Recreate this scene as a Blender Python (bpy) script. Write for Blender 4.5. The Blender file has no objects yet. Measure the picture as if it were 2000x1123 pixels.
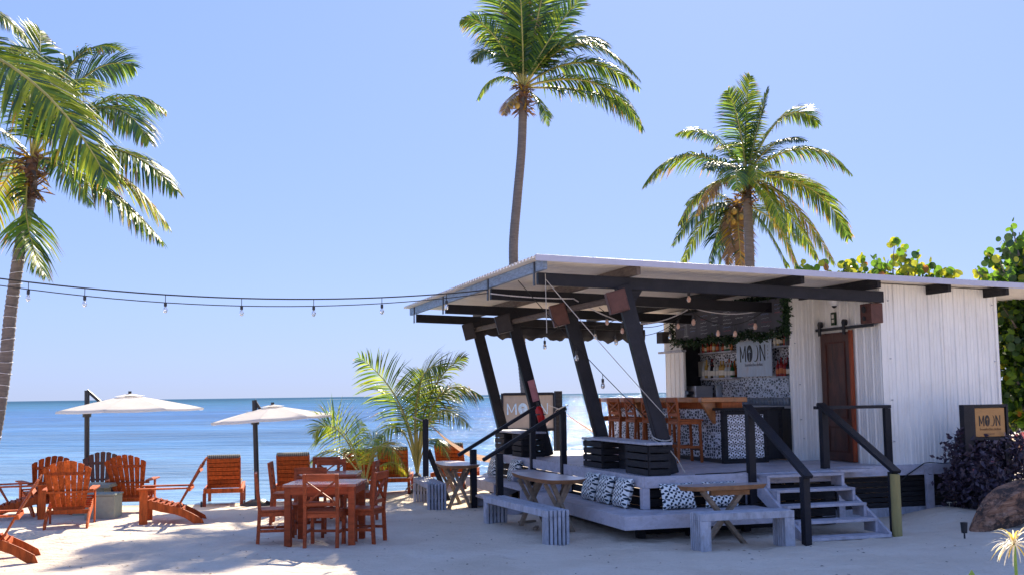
import bpy, math, random
import numpy as np
from mathutils import Vector, Matrix, noise as mn
random.seed(7)
SC = bpy.context.scene
COL = SC.collection
R = math.radians
# ------------------------------------------------------------------ camera
F = 2200.0; EYE = 1.85
roll = math.atan(.0134); HOR = 783.5 - 13.4
pitch = math.atan((HOR - 561.5) * math.cos(roll) / F)
FW = Vector((0, math.cos(pitch), math.sin(pitch)))
up0 = Vector((0, -math.sin(pitch), math.cos(pitch))); rt0 = Vector((1, 0, 0))
RT = rt0 * math.cos(roll) - up0 * math.sin(roll)
UP = up0 * math.cos(roll) + rt0 * math.sin(roll)
cam = bpy.data.cameras.new('camera'); cam.sensor_width = 36; cam.sensor_fit = 'HORIZONTAL'
cam.lens = 36 * F / 2000; cam.clip_start = .1; cam.clip_end = 60000
camo = bpy.data.objects.new('camera', cam); COL.objects.link(camo)
M = Matrix((RT, UP, -FW)).transposed().to_4x4(); M.translation = Vector((0, 0, EYE))
camo.matrix_world = M; SC.camera = camo
# ------------------------------------------------------------------ light
SUN_EL, SUN_AZ = 35.0, 13.0            # azimuth measured from +Y towards +X
world = bpy.data.worlds.new('World'); SC.world = world; world.use_nodes = True
wn = world.node_tree; wn.nodes.clear()
sky = wn.nodes.new('ShaderNodeTexSky'); sky.sky_type = 'NISHITA'; sky.sun_disc = False
sky.sun_elevation = R(SUN_EL); sky.sun_rotation = R(SUN_AZ)
sky.altitude = 0; sky.air_density = 1.0; sky.dust_density = 0.35; sky.ozone_density = 2.2
ga = wn.nodes.new('ShaderNodeGamma'); ga.inputs[1].default_value = .20
hs = wn.nodes.new('ShaderNodeHueSaturation'); hs.inputs['Hue'].default_value = .5; hs.inputs['Saturation'].default_value = 1.95
tn = wn.nodes.new('ShaderNodeMix'); tn.data_type = 'RGBA'; tn.blend_type = 'MULTIPLY'; tn.inputs[0].default_value = 1; tn.inputs[7].default_value = (.45, .565, .96, 1)
bg = wn.nodes.new('ShaderNodeBackground'); bg.inputs[1].default_value = .15
wo = wn.nodes.new('ShaderNodeOutputWorld')
wn.links.new(sky.outputs[0], ga.inputs[0]); wn.links.new(ga.outputs[0], hs.inputs['Color']); wn.links.new(hs.outputs[0], tn.inputs[6]); wn.links.new(tn.outputs[2], bg.inputs[0]); wn.links.new(bg.outputs[0], wo.inputs[0])
sl = bpy.data.lights.new('sun', 'SUN'); sl.energy = 2.35; sl.angle = R(.5); sl.color = (1, .88, .70)
so = bpy.data.objects.new('sun', sl); COL.objects.link(so)
sd = Vector((math.sin(R(SUN_AZ)) * math.cos(R(SUN_EL)), math.cos(R(SUN_AZ)) * math.cos(R(SUN_EL)), math.sin(R(SUN_EL))))
so.rotation_euler = sd.to_track_quat('Z', 'Y').to_euler(); so.location = (0, 0, 30)
SC.view_settings.view_transform = 'Standard'; SC.view_settings.look = 'None'
SC.view_settings.gamma = 1; SC.view_settings.use_curve_mapping = False
SC.view_settings.exposure = 2.4
# ------------------------------------------------------------------ frames of reference
def ray(u, v): return FW + RT * ((u - 1000) / F) + UP * ((561.5 - v) / F)
def onz(u, v, z=0.0):
    r = ray(u, v); t = (z - EYE) / r.z
    return Vector((0, 0, EYE)) + r * t
def ony(u, v, y):
    r = ray(u, v); return Vector((0, 0, EYE)) + r * (y / r.y)
TH = R(17)
VA = Vector((math.cos(TH), math.sin(TH), 0)); VB = Vector((-math.sin(TH), math.cos(TH), 0)); VZ = Vector((0, 0, 1))
DK = .76
C0 = onz(1257, 931, DK); C0.z = 0
def W(a, b, z): return C0 + VA * a + VB * b + VZ * z
# ------------------------------------------------------------------ materials
def new_mat(name):
    m = bpy.data.materials.new(name); m.use_nodes = True
    nt = m.node_tree; b = nt.nodes['Principled BSDF']; return m, nt, b
def N(nt, t, **k):
    n = nt.nodes.new(t)
    for a, v in k.items(): setattr(n, a, v)
    return n
def ramp(nt, fac, stops):
    r = N(nt, 'ShaderNodeValToRGB'); e = r.color_ramp.elements
    while len(e) < len(stops): e.new(.5)
    for i, (p, c) in enumerate(stops):
        e[i].position = p; e[i].color = (*c, 1) if len(c) == 3 else c
    nt.links.new(fac, r.inputs[0]); return r.outputs[0]
def mul(c, f): return tuple(min(1, x * f) for x in c)
def mat(name, col, rough=.6, var=.25, scale=6, stretch=(1, 1, 1), bump=.15, bscale=None, spec=.4, dirt=0, dirtcol=(.1, .09, .08), metal=0, coord='Object', trans=0):
    m, nt, b = new_mat(name)
    tc = N(nt, 'ShaderNodeTexCoord'); mp = N(nt, 'ShaderNodeMapping'); mp.inputs['Scale'].default_value = stretch
    nt.links.new(tc.outputs[coord], mp.inputs[0])
    no = N(nt, 'ShaderNodeTexNoise'); no.inputs['Scale'].default_value = scale; no.inputs['Detail'].default_value = 6; no.inputs['Roughness'].default_value = .65
    nt.links.new(mp.outputs[0], no.inputs['Vector'])
    c = ramp(nt, no.outputs['Fac'], [(.28, mul(col, 1 - var)), (.5, col), (.74, mul(col, 1 + var))])
    oi = N(nt, 'ShaderNodeObjectInfo')
    mr = N(nt, 'ShaderNodeMapRange'); mr.inputs[3].default_value = 1 - var * .5; mr.inputs[4].default_value = 1 + var * .5
    nt.links.new(oi.outputs['Random'], mr.inputs[0])
    mx = N(nt, 'ShaderNodeMix', data_type='RGBA', blend_type='MULTIPLY'); mx.inputs[0].default_value = 1
    nt.links.new(c, mx.inputs[6]); nt.links.new(mr.outputs[0], mx.inputs[7]); c = mx.outputs[2]
    if dirt:
        n2 = N(nt, 'ShaderNodeTexNoise'); n2.inputs['Scale'].default_value = 4.2; n2.inputs['Detail'].default_value = 9; n2.inputs['Roughness'].default_value = .75
        nt.links.new(mp.outputs[0], n2.inputs['Vector'])
        f = ramp(nt, n2.outputs['Fac'], [(.5, (0, 0, 0)), (.72, (dirt,) * 3)])
        m2 = N(nt, 'ShaderNodeMix', data_type='RGBA'); nt.links.new(f, m2.inputs[0]); nt.links.new(c, m2.inputs[6]); m2.inputs[7].default_value = (*dirtcol, 1); c = m2.outputs[2]
    nt.links.new(c, b.inputs['Base Color'])
    b.inputs['Roughness'].default_value = rough; b.inputs['Specular IOR Level'].default_value = spec; b.inputs['Metallic'].default_value = metal
    if bump:
        nb = N(nt, 'ShaderNodeTexNoise'); nb.inputs['Scale'].default_value = bscale or scale * 4; nb.inputs['Detail'].default_value = 5
        nt.links.new(mp.outputs[0], nb.inputs['Vector'])
        bp = N(nt, 'ShaderNodeBump'); bp.inputs['Strength'].default_value = bump; bp.inputs['Distance'].default_value = .02
        nt.links.new(nb.outputs['Fac'], bp.inputs['Height']); nt.links.new(bp.outputs[0], b.inputs['Normal'])
    if trans:
        tr = N(nt, 'ShaderNodeBsdfTranslucent'); nt.links.new(c, tr.inputs[0])
        ms = N(nt, 'ShaderNodeMixShader'); ms.inputs[0].default_value = trans
        out = nt.nodes['Material Output']; nt.links.new(b.outputs[0], ms.inputs[1]); nt.links.new(tr.outputs[0], ms.inputs[2]); nt.links.new(ms.outputs[0], out.inputs[0])
    return m
M_ = {}
M_['black'] = mat('black_paint', (.010, .010, .016), .5, .4, 5, (1, 1, 1), .25, 60, .3, .25, (.045, .042, .045))
M_['blackwood'] = mat('black_weathered_wood', (.020, .019, .022), .7, .5, 9, (1, 1, 8), .4, 30, .25, .4, (.09, .08, .07))
M_['lav'] = mat('grey_lavender_paint', (.48, .465, .53), .5, .16, 4, (1.5, 1.5, 3), .3, 40, .4, .6, (.22, .20, .21))
M_['lavdeck'] = mat('grey_deck_paint', (.46, .445, .50), .45, .2, 3, (2, 2, 2), .3, 40, .4, .7, (.24, .215, .22))
M_['benchgrey'] = mat('bench_grey_paint', (.42, .43, .49), .6, .25, 6, (2, 2, 1), .4, 40, .3, .7, (.16, .15, .15))
M_['wall'] = mat('white_painted_metal', (.86, .835, .79), .38, .06, 3, (1, 1, .35), .08, 30, .5, .28, (.52, .45, .37))
M_['roof'] = mat('roof_metal', (.80, .74, .67), .45, .1, 3, (1, 4, 1), .1, 30, .5, .3, (.35, .28, .2))
M_['fascia'] = mat('flashing_metal', (.46, .46, .56), .4, .08, 3, (1, 1, 1), .05, 20, .5, .2, (.35, .33, .34))
M_['bluepurlin'] = mat('blue_grey_purlin', (.20, .27, .38), .6, .4, 6, (1, 1, 6), .3, 30, .3, .7, (.10, .09, .09))
M_['brownpurlin'] = mat('weathered_purlin', (.13, .10, .085), .75, .5, 8, (1, 1, 6), .4, 30, .3, .6, (.03, .025, .02))
M_['red'] = mat('red_varnished_wood', (.33, .060, .016), .6, .45, 5, (6, 6, 1), .15, 30, .5, .4, (.12, .025, .012))
M_['redl'] = mat('orange_varnished_wood', (.43, .085, .016), .6, .5, 5, (5, 5, 1), .15, 30, .2, .35, (.20, .03, .008))
M_['redd'] = mat('dark_and_shaded_varnished_wood', (.07, .018, .010), .6, .35, 5, (5, 5, 1), .15, 30, .5, .3, (.04, .012, .01))  # real dark wood, and the painted shade of the back-lit armchair
M_['table'] = mat('mahogany_wood', (.36, .072, .022), .55, .4, 5, (1, 5, 5), .12, 30, .22, .4, (.10, .018, .010))
M_['ttop'] = mat('glossy_mahogany_top', (.34, .075, .04), .22, .35, 5, (1, 5, 5), .08, 30, .7, .3, (.16, .03, .02))
M_['door'] = mat('dark_mahogany_door', (.075, .022, .012), .35, .7, 4, (3, 3, .7), .15, 30, .5, .6, (.20, .05, .02))
M_['slab'] = mat('live_edge_slab', (.50, .42, .40), .28, .25, 3, (1, 4, 1), .12, 30, .6, .5, (.20, .11, .08))
M_['slabr'] = mat('red_live_edge_slab', (.30, .10, .07), .4, .3, 3, (4, 1, 1), .15, 30, .5, .4, (.12, .05, .03))
M_['bark'] = mat('slab_bark_edge', (.34, .18, .09), .7, .35, 8, (1, 1, 1), .4, 40, .2, .3, (.2, .1, .05))
M_['rawwood'] = mat('weathered_raw_wood', (.30, .23, .17), .75, .3, 6, (1, 1, 5), .4, 30, .2, .5, (.14, .12, .10))
M_['barwood'] = mat('honey_bar_wood', (.50, .19, .055), .28, .3, 4, (3, 1, 3), .1, 30, .6, .4, (.22, .06, .02))
M_['stool'] = mat('stool_wood', (.36, .095, .025), .55, .3, 5, (5, 5, 1), .12, 30, .25, .3, (.12, .03, .015))
M_['pinepost'] = mat('treated_pine', (.30, .25, .10), .7, .25, 4, (4, 4, .6), .3, 30, .3, .5, (.16, .13, .06))
M_['concrete'] = mat('green_grey_concrete', (.30, .34, .28), .85, .12, 6, (1, 1, 1), .3, 60, .2, .4, (.2, .2, .17))
M_['canopy'] = mat('cream_canvas', (.86, .82, .77), .85, .05, 4, (1, 1, 1), .1, 60, .1, trans=.5)
M_['metal'] = mat('black_metal', (.02, .02, .024), .4, .2, 8, (1, 1, 1), .05, 40, .5)
M_['steel'] = mat('brushed_steel', (.5, .5, .52), .35, .1, 8, (1, 1, 8), .05, 40, .5, metal=.8)
M_['cable'] = mat('black_cable', (.02, .02, .02), .6, .1, 8, (1, 1, 1), 0)
M_['rope'] = mat('pale_rope', (.45, .42, .38), .9, .2, 80, (1, 1, 1), .3, 200, .1)
M_['ledrope'] = mat('clear_rope_light', (.75, .72, .74), .4, .3, 60, (1, 1, 1), .2, 200, .4)
M_['white'] = mat('white_plastic', (.8, .78, .76), .4, .04, 8, (1, 1, 1), 0)
M_['redp'] = mat('red_enamel', (.55, .015, .015), .3, .1, 8, (1, 1, 1), 0)
M_['pinkp'] = mat('faded_pink_label', (.50, .20, .22), .5, .2, 8, (1, 1, 1), 0)
M_['speakb'] = mat('brown_speaker_wood', (.10, .036, .026), .5, .3, 8, (1, 1, 1), .2)
M_['speakd'] = mat('dark_speaker_wood', (.035, .03, .032), .6, .3, 8, (1, 1, 1), .2)
M_['signbrown'] = mat('tan_sign_board', (.45, .235, .085), .6, .15, 4, (1, 1, 1), .2, 30, .3, .3, (.33, .15, .05))
M_['signblue'] = mat('pale_blue_sign_board', (.50, .60, .74), .6, .2, 4, (1, 1, .5), .2, 30, .3, .8, (.52, .45, .47))
M_['signtan'] = mat('weathered_plywood', (.40, .32, .25), .75, .15, 4, (1, 1, .5), .2, 30, .3, .4, (.28, .22, .2))
M_['ink'] = mat('sign_black_paint', (.02, .018, .02), .5, .2, 30, (1, 1, 1), 0)
M_['inkbrown'] = mat('sign_brown_print', (.20, .10, .04), .6, .2, 30, (1, 1, 1), 0)
M_['inkgrey'] = mat('sign_grey_print', (.18, .2, .26), .6, .3, 60, (1, 1, 1), 0)
M_['inkblue'] = mat('sign_pale_blue_paint', (.52, .66, .78), .6, .25, 20, (1, 1, 1), 0)
M_['chalkboard'] = mat('chalkboard_slate', (.085, .085, .105), .7, .3, 3, (1, 1, 1), .1, 30, .3, .5, (.15, .15, .17))
M_['chalk'] = mat('white_chalk', (.45, .46, .5), .9, .5, 60, (1, 1, 1), 0)
M_['chalkr'] = mat('red_chalk', (.36, .10, .14), .9, .5, 60, (1, 1, 1), 0)
M_['chalkb'] = mat('blue_chalk', (.18, .25, .45), .9, .5, 60, (1, 1, 1), 0)
M_['darkint'] = mat('dark_interior_panel', (.02, .02, .026), .6, .3, 6, (1, 1, 1), .1)
M_['hammock'] = mat('cream_hammock_cord', (.60, .42, .32), .9, .2, 40, (1, 1, 1), .3, trans=.3)
M_['teal'] = mat('teal_plastic', (.03, .40, .40), .5, .1, 8, (1, 1, 1), 0)
M_['rock'] = mat('grey_rock', (.28, .25, .22), .9, .3, 6, (1, 1, 1), .6)
# foliage
M_['leafg'] = mat('palm_leaf_green', (.13, .23, .03), .45, .45, 3, (1, 1, 1), 0, spec=.4, trans=.45)
M_['leafd'] = mat('palm_leaf_dark', (.035, .085, .022), .4, .4, 3, (1, 1, 1), 0, spec=.6, trans=.25)
M_['leafy'] = mat('palm_leaf_yellow_green', (.34, .40, .035), .5, .35, 3, (1, 1, 1), 0, spec=.3, trans=.55)
M_['leafo'] = mat('palm_leaf_golden', (.50, .29, .03), .5, .35, 3, (1, 1, 1), 0, spec=.4, trans=.45)
M_['leafb'] = mat('palm_leaf_dead', (.30, .18, .10), .8, .35, 3, (1, 1, 1), 0, spec=.2, trans=.25)
M_['rachis'] = mat('frond_stalk', (.42, .36, .10), .5, .25, 3, (1, 1, 1), 0, spec=.4)
M_['trunk'] = mat('palm_trunk_bark', (.20, .165, .145), .9, .3, 5, (1, 1, 6), .7, 14, .2, .5, (.09, .075, .065))
M_['fibre'] = mat('palm_fibre', (.22, .12, .075), .9, .5, 12, (1, 1, 1), .5, trans=.1)
M_['coconut'] = mat('golden_coconut', (.42, .26, .05), .55, .3, 6, (1, 1, 1), .1)
M_['grapeg'] = mat('seagrape_leaf_green', (.15, .28, .025), .4, .35, 2, (1, 1, 1), 0, spec=.4, trans=.55)
M_['grapey'] = mat('seagrape_leaf_yellow', (.46, .46, .035), .4, .3, 2, (1, 1, 1), 0, spec=.5, trans=.45)
M_['grapeo'] = mat('seagrape_leaf_orange', (.55, .22, .04), .4, .3, 2, (1, 1, 1), 0, spec=.5, trans=.45)
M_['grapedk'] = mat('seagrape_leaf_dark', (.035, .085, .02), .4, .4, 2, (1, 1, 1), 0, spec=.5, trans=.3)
M_['purple'] = mat('purple_leaf', (.055, .035, .06), .5, .45, 2, (1, 1, 1), 0, spec=.4, trans=.2)
M_['purplel'] = mat('purple_leaf_pale', (.13, .10, .13), .5, .45, 2, (1, 1, 1), 0, spec=.4, trans=.2)
M_['pinkleaf'] = mat('pink_leaf', (.55, .16, .18), .5, .3, 2, (1, 1, 1), 0, trans=.3)
M_['ivy'] = mat('dark_garland_leaf', (.022, .055, .02), .5, .5, 2, (1, 1, 1), 0, spec=.4, trans=.15)
M_['stem'] = mat('green_stem', (.14, .26, .05), .5, .2, 3, (1, 1, 1), 0)
M_['petal'] = mat('white_petal', (.78, .72, .55), .5, .08, 3, (1, 1, 1), 0, trans=.4)
M_['petaly'] = mat('yellow_petal', (.70, .50, .10), .5, .1, 3, (1, 1, 1), 0, trans=.4)
def stump_mat():
    m, nt, b = new_mat('driftwood_stump'); tc = N(nt, 'ShaderNodeTexCoord'); mp = N(nt, 'ShaderNodeMapping'); mp.inputs['Rotation'].default_value = (0, R(38), R(-12)); mp.inputs['Scale'].default_value = (1.1, 5, 5); nt.links.new(tc.outputs['Object'], mp.inputs[0])
    n1 = N(nt, 'ShaderNodeTexNoise'); n1.inputs['Scale'].default_value = 2.2; n1.inputs['Detail'].default_value = 9; n1.inputs['Roughness'].default_value = .7; n1.inputs['Distortion'].default_value = 1.1; nt.links.new(mp.outputs[0], n1.inputs['Vector'])
    n2 = N(nt, 'ShaderNodeTexNoise'); n2.inputs['Scale'].default_value = 5; n2.inputs['Detail'].default_value = 9; n2.inputs['Roughness'].default_value = .75; nt.links.new(tc.outputs['Object'], n2.inputs['Vector'])
    c1 = ramp(nt, n1.outputs['Fac'], [(.3, (.07, .045, .035)), (.45, (.30, .15, .09)), (.58, (.46, .26, .17)), (.75, (.55, .42, .33))])
    f = ramp(nt, n2.outputs['Fac'], [(.46, (0, 0, 0)), (.56, (.9, .9, .9))])
    mx = N(nt, 'ShaderNodeMix', data_type='RGBA'); nt.links.new(f, mx.inputs[0]); nt.links.new(c1, mx.inputs[6]); mx.inputs[7].default_value = (.045, .035, .033, 1); nt.links.new(mx.outputs[2], b.inputs['Base Color'])
    b.inputs['Roughness'].default_value = .9
    bp = N(nt, 'ShaderNodeBump'); bp.inputs['Strength'].default_value = 1; bp.inputs['Distance'].default_value = .06; nt.links.new(n1.outputs['Fac'], bp.inputs['Height']); nt.links.new(bp.outputs[0], b.inputs['Normal'])
    return m
M_['stump'] = stump_mat()
def glassy(name, col, rough=.05, alpha=.45):
    m, nt, b = new_mat(name)
    b.inputs['Base Color'].default_value = (*col, 1); b.inputs['Roughness'].default_value = rough
    b.inputs['Transmission Weight'].default_value = alpha; b.inputs['IOR'].default_value = 1.3
    no = N(nt, 'ShaderNodeTexNoise'); no.inputs['Scale'].default_value = 12
    nt.links.new(ramp(nt, no.outputs['Fac'], [(.3, mul(col, .85)), (.7, mul(col, 1.1))]), b.inputs['Base Color'])
    return m
M_['bulb'] = glassy('clear_bulb_glass', (.92, .9, .88), .03, .85)
M_['bulbw'] = glassy('warm_bulb_glass', (.95, .62, .5), .1, .4)
M_['glass'] = glassy('drinking_glass', (.8, .85, .95), .05, .7)
for k, c in dict(amber=(.45, .16, .03), green=(.03, .16, .05), clear=(.75, .78, .8), redb=(.4, .03, .03), dark=(.03, .02, .02), gold=(.6, .4, .12)).items():
    M_['b_' + k] = glassy('bottle_glass_' + k, c, .08, .35)
M_['label'] = mat('paper_label', (.72, .68, .60), .8, .1, 10, (1, 1, 1), 0)
M_['labelr'] = mat('orange_paper_label', (.60, .20, .08), .8, .1, 10, (1, 1, 1), 0)

def star_tile(name, cell, petals, dark=(.025, .025, .03), light=(.72, .73, .78), thr=0.0, plane='yz'):
    """cement tile: alternating wedges round each lattice point"""
    m, nt, b = new_mat(name)
    tc = N(nt, 'ShaderNodeTexCoord'); sp = N(nt, 'ShaderNodeSeparateXYZ'); nt.links.new(tc.outputs['Object'], sp.inputs[0])
    def mth(op, a, c=None, d=None):
        n = N(nt, 'ShaderNodeMath', operation=op)
        for i, x in enumerate((a, c, d)):
            if x is None: continue
            if isinstance(x, (int, float)): n.inputs[i].default_value = x
            else: nt.links.new(x, n.inputs[i])
        return n.outputs[0]
    idx = {'x': 0, 'y': 1, 'z': 2}
    U = mth('DIVIDE', sp.outputs[idx[plane[0]]], cell); V = mth('DIVIDE', sp.outputs[idx[plane[1]]], cell * .87)
    row = mth('FLOOR', V); off = mth('MULTIPLY', mth('MODULO', mth('ABSOLUTE', row), 2.0), .5)
    u = mth('SUBTRACT', mth('FRACT', mth('ADD', U, off)), .5); v = mth('SUBTRACT', mth('FRACT', V), .5)
    ang = mth('ARCTAN2', v, u); rr = mth('SQRT', mth('ADD', mth('MULTIPLY', u, u), mth('MULTIPLY', v, v)))
    s = mth('SINE', mth('MULTIPLY', ang, float(petals)))
    ring = mth('MULTIPLY', mth('SUBTRACT', rr, .44), 9.0)
    val = mth('ADD', mth('MULTIPLY', s, 1.0), mth('MAXIMUM', ring, -.1))
    f = ramp(nt, mth('ADD', mth('MULTIPLY', val, .5), .5), [(.44 + thr, dark), (.56 + thr, light)])
    nt.links.new(f, b.inputs['Base Color']); b.inputs['Roughness'].default_value = .35
    return m
M_['tilebig'] = star_tile('star_cement_tile', .115, 6, plane='xz')
def speck_tile(name):
    m, nt, b = new_mat(name); tc = N(nt, 'ShaderNodeTexCoord')
    v = N(nt, 'ShaderNodeTexVoronoi'); v.feature = 'DISTANCE_TO_EDGE'; v.inputs['Scale'].default_value = 21; v.inputs['Randomness'].default_value = .55
    mp = N(nt, 'ShaderNodeMapping'); mp.inputs['Scale'].default_value = (.02, .62, 1); nt.links.new(tc.outputs['Object'], mp.inputs[0]); nt.links.new(mp.outputs[0], v.inputs['Vector'])
    nt.links.new(ramp(nt, v.outputs['Distance'], [(.07, (.74, .74, .80)), (.12, (.03, .03, .04))]), b.inputs['Base Color']); b.inputs['Roughness'].default_value = .35
    return m
M_['tilesm'] = speck_tile('small_patterned_tile')
M_['pillow'] = star_tile('leaf_print_fabric', .105, 4, dark=(.012, .028, .05), light=(.80, .82, .80), thr=-.04, plane='xz')
for n_ in M_['pillow'].node_tree.nodes:
    if n_.type == 'BSDF_PRINCIPLED': n_.inputs['Roughness'].default_value = .85
def stripe_mat():
    m, nt, b = new_mat('striped_cushion_fabric')
    tc = N(nt, 'ShaderNodeTexCoord'); w = N(nt, 'ShaderNodeTexWave'); w.inputs['Scale'].default_value = 9; w.inputs['Distortion'].default_value = .4
    nt.links.new(tc.outputs['Object'], w.inputs['Vector'])
    nt.links.new(ramp(nt, w.outputs['Fac'], [(.4, (.03, .035, .04)), (.6, (.30, .30, .27))]), b.inputs['Base Color']); b.inputs['Roughness'].default_value = .9
    return m
M_['stripe'] = stripe_mat()
def sand_mat():
    m, nt, b = new_mat('beach_sand')
    g = N(nt, 'ShaderNodeNewGeometry')
    n1 = N(nt, 'ShaderNodeTexNoise'); n1.inputs['Scale'].default_value = .7; n1.inputs['Detail'].default_value = 8; n1.inputs['Roughness'].default_value = .6
    nt.links.new(g.outputs['Position'], n1.inputs['Vector'])
    c = ramp(nt, n1.outputs['Fac'], [(.3, (.67, .56, .44)), (.55, (.77, .66, .54)), (.75, (.82, .73, .62))])
    n2 = N(nt, 'ShaderNodeTexNoise'); n2.inputs['Scale'].default_value = 26; n2.inputs['Detail'].default_value = 8; n2.inputs['Roughness'].default_value = .75
    nt.links.new(g.outputs['Position'], n2.inputs['Vector'])
    mx = N(nt, 'ShaderNodeMix', data_type='RGBA', blend_type='MULTIPLY'); mx.inputs[0].default_value = 1
    nt.links.new(c, mx.inputs[6]); nt.links.new(ramp(nt, n2.outputs['Fac'], [(.27, (.62, .6, .58)), (.42, (.96, .96, .96)), (.7, (1.0, 1.0, 1.0))]), mx.inputs[7])
    # damp sand close to the waterline
    at = N(nt, 'ShaderNodeAttribute', attribute_name='wet')
    m3 = N(nt, 'ShaderNodeMix', data_type='RGBA', blend_type='MULTIPLY'); nt.links.new(at.outputs['Fac'], m3.inputs[0])
    nt.links.new(mx.outputs[2], m3.inputs[6]); m3.inputs[7].default_value = (.55, .50, .45, 1)
    nt.links.new(m3.outputs[2], b.inputs['Base Color']); b.inputs['Roughness'].default_value = .95; b.inputs['Specular IOR Level'].default_value = .15
    # raked streaks + grain
    mp = N(nt, 'ShaderNodeMapping'); mp.inputs['Scale'].default_value = (.28, 3.6, 1); mp.inputs['Rotation'].default_value = (0, 0, R(-6))
    nt.links.new(g.outputs['Position'], mp.inputs[0])
    n3 = N(nt, 'ShaderNodeTexNoise'); n3.inputs['Scale'].default_value = 2.2; n3.inputs['Detail'].default_value = 6; n3.inputs['Distortion'].default_value = .6; nt.links.new(mp.outputs[0], n3.inputs['Vector'])
    n4 = N(nt, 'ShaderNodeTexNoise'); n4.inputs['Scale'].default_value = 7; n4.inputs['Detail'].default_value = 10; n4.inputs['Roughness'].default_value = .72; nt.links.new(g.outputs['Position'], n4.inputs['Vector'])
    b1 = N(nt, 'ShaderNodeBump'); b1.inputs['Strength'].default_value = .55; b1.inputs['Distance'].default_value = .09; nt.links.new(n3.outputs['Fac'], b1.inputs['Height'])
    b2 = N(nt, 'ShaderNodeBump'); b2.inputs['Strength'].default_value = .75; b2.inputs['Distance'].default_value = .085
    nt.links.new(n4.outputs['Fac'], b2.inputs['Height']); nt.links.new(b1.outputs[0], b2.inputs['Normal']); nt.links.new(b2.outputs[0], b.inputs['Normal'])
    return m
M_['sand'] = sand_mat()
def sea_mat():
    m, nt, b = new_mat('sea_water')
    g = N(nt, 'ShaderNodeNewGeometry'); sp = N(nt, 'ShaderNodeSeparateXYZ'); nt.links.new(g.outputs['Position'], sp.inputs[0])
    lg = N(nt, 'ShaderNodeMath', operation='LOGARITHM'); lg.inputs[1].default_value = 10; nt.links.new(sp.outputs[1], lg.inputs[0])
    mp0 = N(nt, 'ShaderNodeMapping'); mp0.inputs['Scale'].default_value = (.012, .035, 1); nt.links.new(g.outputs['Position'], mp0.inputs[0])
    nz = N(nt, 'ShaderNodeTexNoise'); nz.inputs['Scale'].default_value = 1; nz.inputs['Detail'].default_value = 5; nt.links.new(mp0.outputs[0], nz.inputs['Vector'])
    ad = N(nt, 'ShaderNodeMath', operation='MULTIPLY_ADD'); ad.inputs[1].default_value = .5; nt.links.new(nz.outputs['Fac'], ad.inputs[0]); nt.links.new(lg.outputs[0], ad.inputs[2])
    mr = N(nt, 'ShaderNodeMapRange'); mr.inputs[1].default_value = 1.6; mr.inputs[2].default_value = 3.35; nt.links.new(ad.outputs[0], mr.inputs[0])
    c = ramp(nt, mr.outputs[0], [(0, (.17, .30, .44)), (.2, (.065, .175, .33)), (.45, (.045, .13, .30)), (.62, (.035, .135, .27)), (.8, (.022, .105, .18)), (1, (.010, .065, .12))])
    mpw = N(nt, 'ShaderNodeMapping'); mpw.inputs['Scale'].default_value = (.16, .9, 1); mpw.inputs['Rotation'].default_value = (0, 0, R(-4)); nt.links.new(g.outputs['Position'], mpw.inputs[0])
    nw = N(nt, 'ShaderNodeTexNoise'); nw.inputs['Scale'].default_value = 1; nw.inputs['Detail'].default_value = 7; nw.inputs['Roughness'].default_value = .7; nt.links.new(mpw.outputs[0], nw.inputs['Vector'])
    mpl = N(nt, 'ShaderNodeMapping'); mpl.inputs['Scale'].default_value = (.02, .09, 1); nt.links.new(g.outputs['Position'], mpl.inputs[0])
    nl = N(nt, 'ShaderNodeTexNoise'); nl.inputs['Scale'].default_value = 1; nl.inputs['Detail'].default_value = 6; nl.inputs['Roughness'].default_value = .65; nt.links.new(mpl.outputs[0], nl.inputs['Vector'])
    for nn_, lo_, hi_ in ((nw, .62, 1.38), (nl, .72, 1.3)):  # light and dark of the wave troughs painted into the water colour
        mm = N(nt, 'ShaderNodeMix', data_type='RGBA', blend_type='MULTIPLY'); mm.inputs[0].default_value = 1; nt.links.new(c, mm.inputs[6])
        nt.links.new(ramp(nt, nn_.outputs['Fac'], [(.35, (lo_,) * 3), (.65, (hi_,) * 3)]), mm.inputs[7]); c = mm.outputs[2]
    # surf line over the reef far out
    mp1 = N(nt, 'ShaderNodeMapping'); mp1.inputs['Scale'].default_value = (.01, .004, 1); nt.links.new(g.outputs['Position'], mp1.inputs[0])
    ns = N(nt, 'ShaderNodeTexNoise'); ns.inputs['Scale'].default_value = 1; ns.inputs['Detail'].default_value = 8; ns.inputs['Roughness'].default_value = .7; nt.links.new(mp1.outputs[0], ns.inputs['Vector'])
    lo = N(nt, 'ShaderNodeMapRange'); lo.inputs[1].default_value = 2.93; lo.inputs[2].default_value = 2.97; nt.links.new(lg.outputs[0], lo.inputs[0])
    hi = N(nt, 'ShaderNodeMapRange'); hi.inputs[1].default_value = 3.12; hi.inputs[2].default_value = 3.06; nt.links.new(lg.outputs[0], hi.inputs[0])
    th = N(nt, 'ShaderNodeMapRange'); th.inputs[1].default_value = .5; th.inputs[2].default_value = .62; nt.links.new(ns.outputs['Fac'], th.inputs[0])
    xr = N(nt, 'ShaderNodeMapRange'); xr.inputs[1].default_value = -250; xr.inputs[2].default_value = 0; nt.links.new(sp.outputs[0], xr.inputs[0])
    k = None
    for o in (lo, hi, th, xr):
        if k is None: k = o.outputs[0]; continue
        q = N(nt, 'ShaderNodeMath', operation='MULTIPLY'); nt.links.new(k, q.inputs[0]); nt.links.new(o.outputs[0], q.inputs[1]); k = q.outputs[0]
    mx = N(nt, 'ShaderNodeMix', data_type='RGBA'); nt.links.new(k, mx.inputs[0]); nt.links.new(c, mx.inputs[6]); mx.inputs[7].default_value = (.75, .75, .75, 1)
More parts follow.
